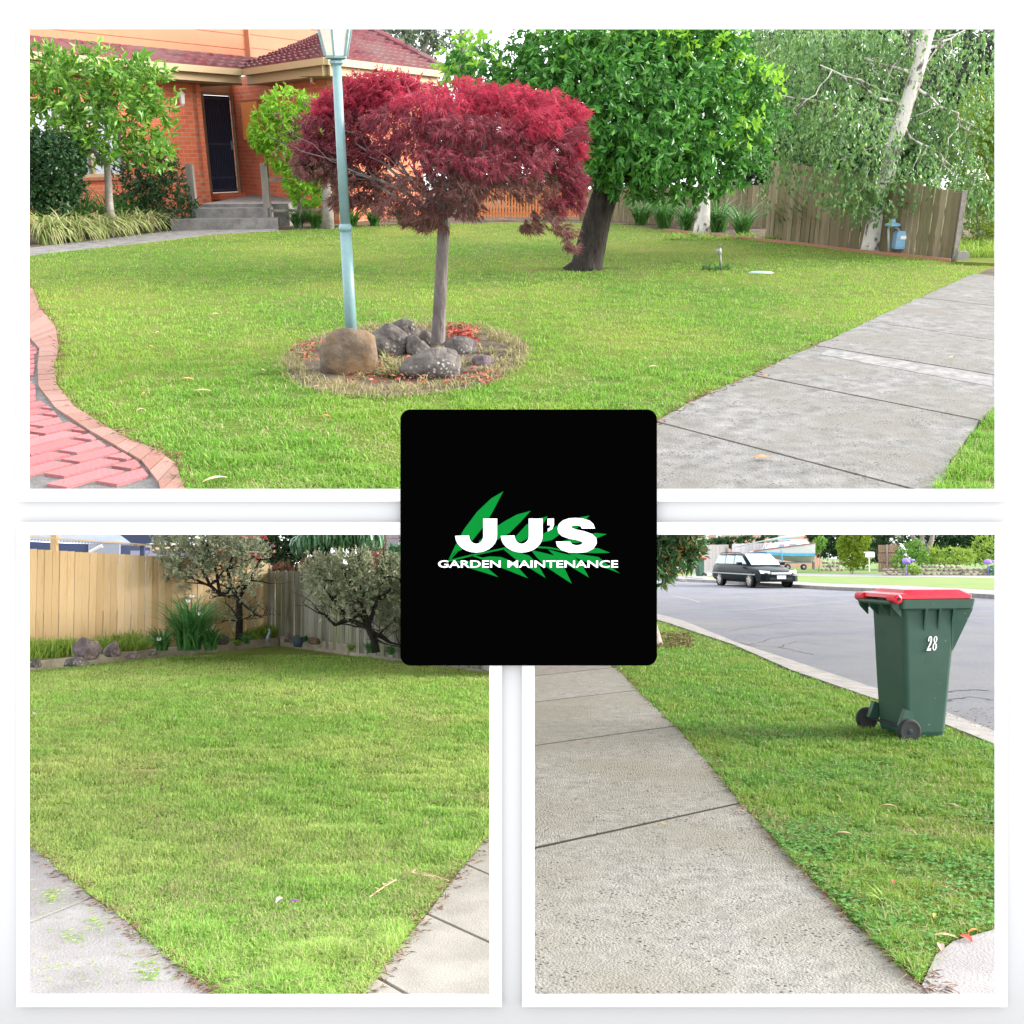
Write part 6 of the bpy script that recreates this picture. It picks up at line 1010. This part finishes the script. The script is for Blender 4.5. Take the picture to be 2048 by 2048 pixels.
part('mast', MB().tube([A(1470,1094,-.2), A(1545,1078,-.2), A(1622,1062,-.2)], 1.2*s, 8), mat('mast_grey', (.40,.44,.44), rough=.4), t, smooth=True); part('furled_sail', MB().tube([A(1530,1083,-.2), A(1560,1077,-.2), A(1610,1069,-.2)], [1*s,3*s,2.5*s], 8), mat('sail_cover', (.30,.36,.34), rough=.8), t, smooth=True)
part('bow_rail', MB().tube([A(1524,1100), A(1530,1087), A(1548,1086)], .5*s, 6).tube([A(1530,1087), A(1532,1098)], .5*s, 6), M['white'], t)
t = thing('boat_trailer', 2, A(1560, 1142), 'grey boat trailer with blue post under the sailing boat', 'trailer'); part('frame', MB().bar(A(1500,1128), A(1625,1124), 1.2, 3*s), M['pipe'], t); part('support_post', MB().tube([A(1562,1100,-1.4), A(1566,1128,-1.4)], 1.3*s, 8), bblu, t)
for x in (1607, 1575): 
    c = A(x, 1134, -1.0); w = part('wheel', MB().lathe(c+Vector((0,-.12,0)), [(3*s,0),(5.6*s,0),(6*s,.1),(5.6*s,.22),(3*s,.22)], 16, axis='Y'), M['rubber'], t); part('hub', MB().lathe(c+Vector((0,-.15,0)), [(2.6*s,0),(3*s,.05)], 12, axis='Y'), M['pipe'], w)
part('jockey_post', MB().box(A(1627,1131,-1), (3*s, .3, 14*s)), M['bark_grey'], t)
# --- far fence, hedge, houses
t = thing('dark_fence', 2, A(1400,1142), 'dark grey paling fence left of the parked wagon', 'fence'); a, b = Vector((AT(2,1300,1,66).x, 66, .1)), Vector((AT(2,1447,1,84).x, 84, .1)); mb = MB(); palings(mb, a, b, AT(2,1300,1092,66).z, AT(2,1447,1089,84).z, w=.2, gap=.01, th=.03); part('palings', mb, M['paling4'], t)
a2, b2 = Vector((AT(2,1447,1,84).x+.1, 83, .1)), Vector((AT(2,1545,1,86).x, 86, .1)); mb = MB(); palings(mb, a2, b2, AT(2,1447,1088,83).z, AT(2,1545,1085,86).z, w=.2, gap=.01, th=.03); t = thing('pale_fence', 2, a2, 'paler grey boundary fence behind the wagon roof and boat', 'fence'); part('palings', mb, mat('paling_pale', (.30,.28,.32), rand=((.24,.23,.26),(.36,.34,.38)), rough=.9), t)
bush('clipped_hedge', 2, 1470, 1130, [(1425,1088,22,9,0),(1460,1085,25,9,0),(1500,1083,25,9,0),(1535,1080,20,8,0),(1445,1086,22,9,1)], M['leaf_dark'], 'clipped green hedge above the grey fence behind the wagon', 'hedge', Y=88, dens=9, nl=6, L=.3, Wd=.16, dcap=1.5)
t = thing('brick_house', 2, Vector((AT(2,1460,1,100).x, 100, 0)), 'pale red brick house beyond the clipped hedge', 'house'); A = lambda x, y, Y=100: AT(2, x, y, Y)
part('wall', MB().box((A(1480,1).x, 103, 2.5), (A(1640,1).x-A(1340,1).x, 6, 5)), mat('far_brick', (.50,.27,.20), (.56,.33,.26), 1, rough=.9), t)
for x in (1412, 1437): part('window', MB().box(A(x,1070)+Vector((0,-.1,0)), (10*pxs(2,100), .1, 16*pxs(2,100))), M['white'], t)
part('roof', MB().extr([Vector((A(1325,1).x,99.4,5)), Vector((A(1655,1).x,99.4,5)), Vector((A(1490,1).x,99.4,9))], (0,7,0)), M['tile'], t)
# --- far garden
def fb(name, x, y, cl, m, lab, cat, Y, L=.2, dens=7, grp='plants across the road', Wd=None, nl=6): return bush(name, 2, x, y, cl, M[m], lab, cat, Y=Y, dens=dens*2.2, nl=nl, L=L, Wd=Wd or L*.45, group=grp, dcap=2.2)
fb('conifer_bush', 1703, 1140, [(1703,1110,24,26,0),(1712,1080,28,26,0),(1690,1092,14,22,0),(1722,1118,18,20,.3),(1715,1055,24,24,0)], 'leaf_yellow', 'rounded yellow green conifer left of the white letterbox', 'conifer', 66, .16, 26, Wd=.06)
fb('dark_tree', 1760, 1130, [(1750,1060,30,34,0),(1775,1075,26,30,0),(1735,1090,16,30,1)], 'leaf_dark', 'dark green tree behind the brown paling gate', 'tree', 72, .22, 9)
fb('dark_tree', 1660, 1120, [(1655,1080,34,22,0),(1640,1065,30,20,0),(1675,1075,24,24,0),(1650,1100,26,14,0),(1690,1100,30,16,0),(1735,1108,30,18,0),(1780,1112,26,16,0),(1740,1085,30,20,0)], 'leaf_dark', 'dark tree mass right of the boat', 'tree', 84, .24, 8)
fb('dark_tree', 1890, 1130, [(1870,1105,50,16,0),(1950,1108,50,16,0),(1880,1075,45,30,0),(1930,1080,45,30,0),(1975,1075,45,34,0),(1840,1070,40,30,0),(2030,1080,50,34,0)], 'leaf_dark', 'wide dark tree mass behind the terraced garden', 'tree', 80, .26, 8)
fb('olive_shrub', 1815, 1138, [(1812,1110,20,18,0),(1800,1126,16,12,-.3),(1830,1100,18,20,0),(1845,1118,14,14,0)], 'leaf_small', 'loose grey green shrub beside the brown paling gate', 'shrub', 63, .16, 12)
fb('variegated_shrub', 1970, 1130, [(1965,1090,18,26,0),(1985,1100,18,26,0),(1960,1118,14,14,0)], 'leaf_weed', 'yellow flecked shrub at the right edge across the road', 'shrub', 68, .16, 9)
fb('flower_bed_plants', 1900, 1128, [(1870,1112,18,10,0),(1900,1108,20,12,0),(1930,1112,20,12,0),(1850,1122,14,7,0),(1885,1122,22,6,-.5),(1920,1122,22,6,-.5)], 'leaf_weed', 'bright green flowering plants above the stone wall', 'plants', 64, .14, 16)
fb('palm_stump_plant', 1637, 1132, [(1640,1085,12,12,0),(1632,1095,10,10,0)], 'leaf_small', 'grassy headed plant with fibrous trunk right of the boat', 'plant', 74, .18, 12)
fb('low_green_shrub', 1826, 1148, [(1826,1140,11,8,0),(1832,1144,9,6,0)], 'leaf_weed', 'small bright green bush in front of the stone wall', 'shrub', 62, .12, 30)
fb('low_green_shrub', 1978, 1148, [(1978,1143,9,7,0),(1985,1140,9,8,0)], 'leaf_glossy', 'small grey green bush at the right end of the stone wall', 'shrub', 62, .12, 26)
A = lambda x, y, Y=66: AT(2, x, y, Y); t = thing('grey_trunk_tree', 2, Vector((A(1850,1,67).x, 67, 0)), 'grey multi trunk tree rising from the terraced garden', 'tree'); tk = MB()
for pts in (((1848,1125),(1846,1095),(1843,1062)),((1848,1110),(1862,1085),(1868,1060)),((1846,1090),(1828,1078),(1822,1066))): tk.tube([A(x, y, 67) for x, y in pts], [.22,.17,.12], 8)
part('trunk', tk, M['bark_grey'], t, smooth=True); fo = MB(); [foliage(fo, [(A(x, y, 67), (1.2,1.2,.8))], 5, 6, .2, .09) for x, y in ((1840,1040),(1870,1045),(1815,1050))]; part('crown', fo, M['leaf_olive'], t)
mb = MB(); [straps(mb, A(rnd(1860,1940), rnd(1112,1122), 64+rnd(0,1)), 8, 1.0, .06, .25, 1.6) for _ in range(14)]; solo('flower_spikes', mb, M['leaf_yellow'], 2, A(1900,1120), 'tall yellow flower spikes in the terraced garden', 'flowers', kind='stuff')
def stonewall(x0, y0, x1, y1, row, Y, m, lab, nrow=3):
    a, b = A(x0, row, Y), A(x1, row, Y); mb = MB(); s_ = pxs(2, Y); h = (row-y0)*s_
    for r in range(nrow):
        x = a.x+rnd(0,.3)
        while x < b.x: w = rnd(.25,.5); mb.add(*rock((x+w/2, Y+.1*r, .1+h*(r+.5)/nrow), (w*.58, .25, h/nrow*.6), int(x*7+r), .3, 1)); x += w
    solo('stone_wall', mb, m, 2, (a+b)/2, lab, 'stone wall', 'stone walls across the road')
stw = mat('stone_wall', (.34,.29,.24), rand=((.11,.09,.08),(.22,.19,.155),(.30,.25,.20)), rough=.95)
stonewall(1762,1134,1810,1148,1149,62,stw,'low pinkish stone wall in front of the brown gate'); stonewall(1838,1128,1920,1148,1149,62.5,stw,'dry stone wall below the flowering plants'); stonewall(1920,1134,1990,1148,1150,62,stw,'lower stone wall at the right edge across the road'); stonewall(1640,1110,1682,1128,1131,76,stw,'grey stone wall between the boat and the conifer')
Yg = 65; a, b = A(1757,1145,Yg), A(1796,1145,Yg); t = thing('paling_gate', 2, (a+b)/2, 'brown paling gate with pale post beside the letterbox', 'gate'); mb = MB(); palings(mb, a, b, A(1757,1090,Yg).z, A(1796,1089,Yg).z, w=.13, gap=.01, z0=.3); part('palings', mb, mat('gate_wood', (.24,.15,.10), rand=((.20,.12,.08),(.30,.20,.14)), rough=.9), t); mb = MB(); [mb.bar(A(1757,y,Yg)+Vector((0,-.05,0)), A(1796,y,Yg)+Vector((0,-.05,0)), .05, .08) for y in (1103,1122)]; part('rail', mb, M['trim'], t); part('post', MB().box(((A(1756,1,Yg).x), Yg-.1, A(1,1089,Yg).z/2), (.11,.11,A(1,1089,Yg).z)), M['greywood'], t)
Yl = 62; c = A(1739,1143,Yl); s_ = pxs(2, Yl); t = thing('letterbox', 2, c, 'white letterbox on an ornate white post across the road', 'letterbox'); part('post', MB().tube([c, A(1738,1114,Yl)], 1*s_, 8).tube([A(1731,1133,Yl), A(1734,1130,Yl), A(1738,1131,Yl)], .7*s_, 6).lathe(A(1738,1118,Yl), [(1*s_,0),(3*s_,2*s_),(1*s_,4*s_)], 10), M['white'], t); part('box', MB().box(A(1740,1110,Yl), (16*s_, 8*s_, 9*s_)).extr([A(1731,1106,Yl-.15), A(1749,1106,Yl-.15), A(1748,1103.5,Yl-.15), A(1732,1103.5,Yl-.15)], (0,.3,0)), M['white'], t)
vio = mat('violet_cloth', (.24,.15,.60), rough=.8)
for x, y, lab in ((1812,1122,'violet cloth cover among the shrubs beside the brown gate'),(1976,1124,'violet cloth cover at the right edge across the road')):
    p = A(x, y, 61.5); V, Fs = rock(p, (.28,.2,.22), 5, .5, 2); mb = MB().add(V, Fs).box(p+Vector((.25,0,.06)), (.5,.2,.12)).tube([p+Vector((0,0,-.1)), (p.x, p.y, .1)], .02, 5); solo('garden_cover', mb, vio, 2, (p.x, p.y, .1), lab, 'cloth', 'violet cloth covers in the far garden', smooth=True)
c = A(1366, 1153, 50); t = thing('standard_plant', 2, c, 'small round headed plant on a thin stem left of the distant bin', 'plant'); part('stem', MB().tube([c, A(1365,1127,50)], .03, 6).lathe((c.x,c.y,.1), [(.18,0),(.2,.06),(.05,.1)], 10), M['bark_grey'], t); fo = MB(); foliage(fo, [(A(1364,1122,50), (.22,.22,.16))], 80, 6, .1, .05); part('foliage', fo, M['leaf_weed'], t)
# --- near tree on the verge with overhanging branch
tb = g3(1300, 1290); Y = tb.y; A = lambda x, y, d=0.0: AT(2, x, y, Y+d); t = thing('street_tree', 2, tb, 'glossy leaved street tree at the left with orange tinged leaves', 'tree')
tk = MB(); tk.tube([tb+Vector((0,0,-.05)), A(1303,1278), A(1296,1240), A(1285,1190), A(1280,1120), A(1270,1050)], [.26,.17,.13,.12,.11,.08], 12); [limb(tk, A(1280,1120), A(x, y, d), .04, .012) for x, y, d in ((1360,1090,-.3),(1340,1060,0),(1230,1090,0),(1330,1140,-.5),(1220,1040,0))]; part('trunk', tk, M['bark_grey'], t, smooth=True); fo = MB()
st_ = pxs(2, Y)
for x, y, rx, ry, dy in ((1330,1090,45,30,-.2),(1365,1080,36,28,-.3),(1330,1125,32,26,-.3),(1375,1105,24,22,-.2),(1290,1060,60,40,0),(1320,1145,20,16,-.4),(1220,1080,60,50,0),(1340,1050,50,30,0),(1240,1130,40,30,0)): foliage(fo, [(A(x, y, dy), (rx*st_, .5, ry*st_))], 52, 7, .15, .05, tl=.1, droop=.1, shell=.4)
part('crown', fo, mat('street_tree_leaf', (.05,.14,.05), rand=((.03,.09,.03),(.06,.17,.06),(.14,.26,.12),(.07,.14,.04),(.40,.14,.04)), rough=.3, spec=.5, leaf=.25), t)
mb = MB(); P = np.array([[p.x, p.y, .03] for p in (g3(rnd(1312,1385), rnd(1268,1296)) for _ in range(500))]); leaves(mb, P, np.concatenate([RNG.normal(size=(len(P), 2)), .2*RNG.normal(size=(len(P), 1))], 1), .09, .03, up=(0,0,1)); solo('bark_litter', mb, M['leaf_brown'], 2, tb, 'brown leaf and bark litter at the foot of the street tree', 'litter', kind='stuff')
for x, y, L_, k, a, lab in ((1777,1628,.10,'tan',-.3,'long tan leaf on the verge left of centre below the bin'),(1906,1627,.10,'tan',-1.0,'long tan leaf on the verge near the right edge'),(1688,1685,.09,'tan',-.3,'tan leaf on the verge nearer the footpath'),(1174,1494,.05,'orange',.5,'orange leaf on the second footpath slab'),(1325,1662,.06,'yellow',-.5,'pale yellow leaf on the nearest footpath slab'),(1502,1437,.07,'pink',0,'pinkish leaf in the grass verge left of the bin'),(1582,1501,.06,'pink',.1,'small pink leaf in the grass below the bin'),(1870,1855,.05,'yellow',1,'small yellow leaf on the verge above the corner concrete'),(1889,1890,.10,'tan',-.3,'pale curled leaf at the corner of the verge'),(1930,1893,.07,'red',-1.1,'red rounded leaf on the corner concrete'),(1948,1880,.06,'orange',.3,'orange tan leaf just right of the red leaf'),(1882,1912,.09,'pink',1.3,'pinkish twig like leaf at the corner of the verge'),(1480,1635,.07,'pink',0,'thin reddish leaf on the footpath joint edge'),(1788,1785,.05,'red',1.2,'dark red seed head leaf in the verge grass')):
    fallen(2, x, y, L_, lm[k], lab, a, asp=.55 if 'rounded' in lab else .26, z=.045 if x > 1500 and y < 1860 else .032, grp='fallen leaves by the street')
mb = MB(); [straps(mb, g3(1755+rnd(-14,14), 1815+rnd(-10,10))+Vector((0,0,.01)), 9, .11, .008, .8, .8) for _ in range(3)]; solo('grass_tuft', mb, M['leaf_weed'], 2, g3(1755,1815), 'coarse pale grass tuft in the verge near the footpath edge', 'grass tuft')
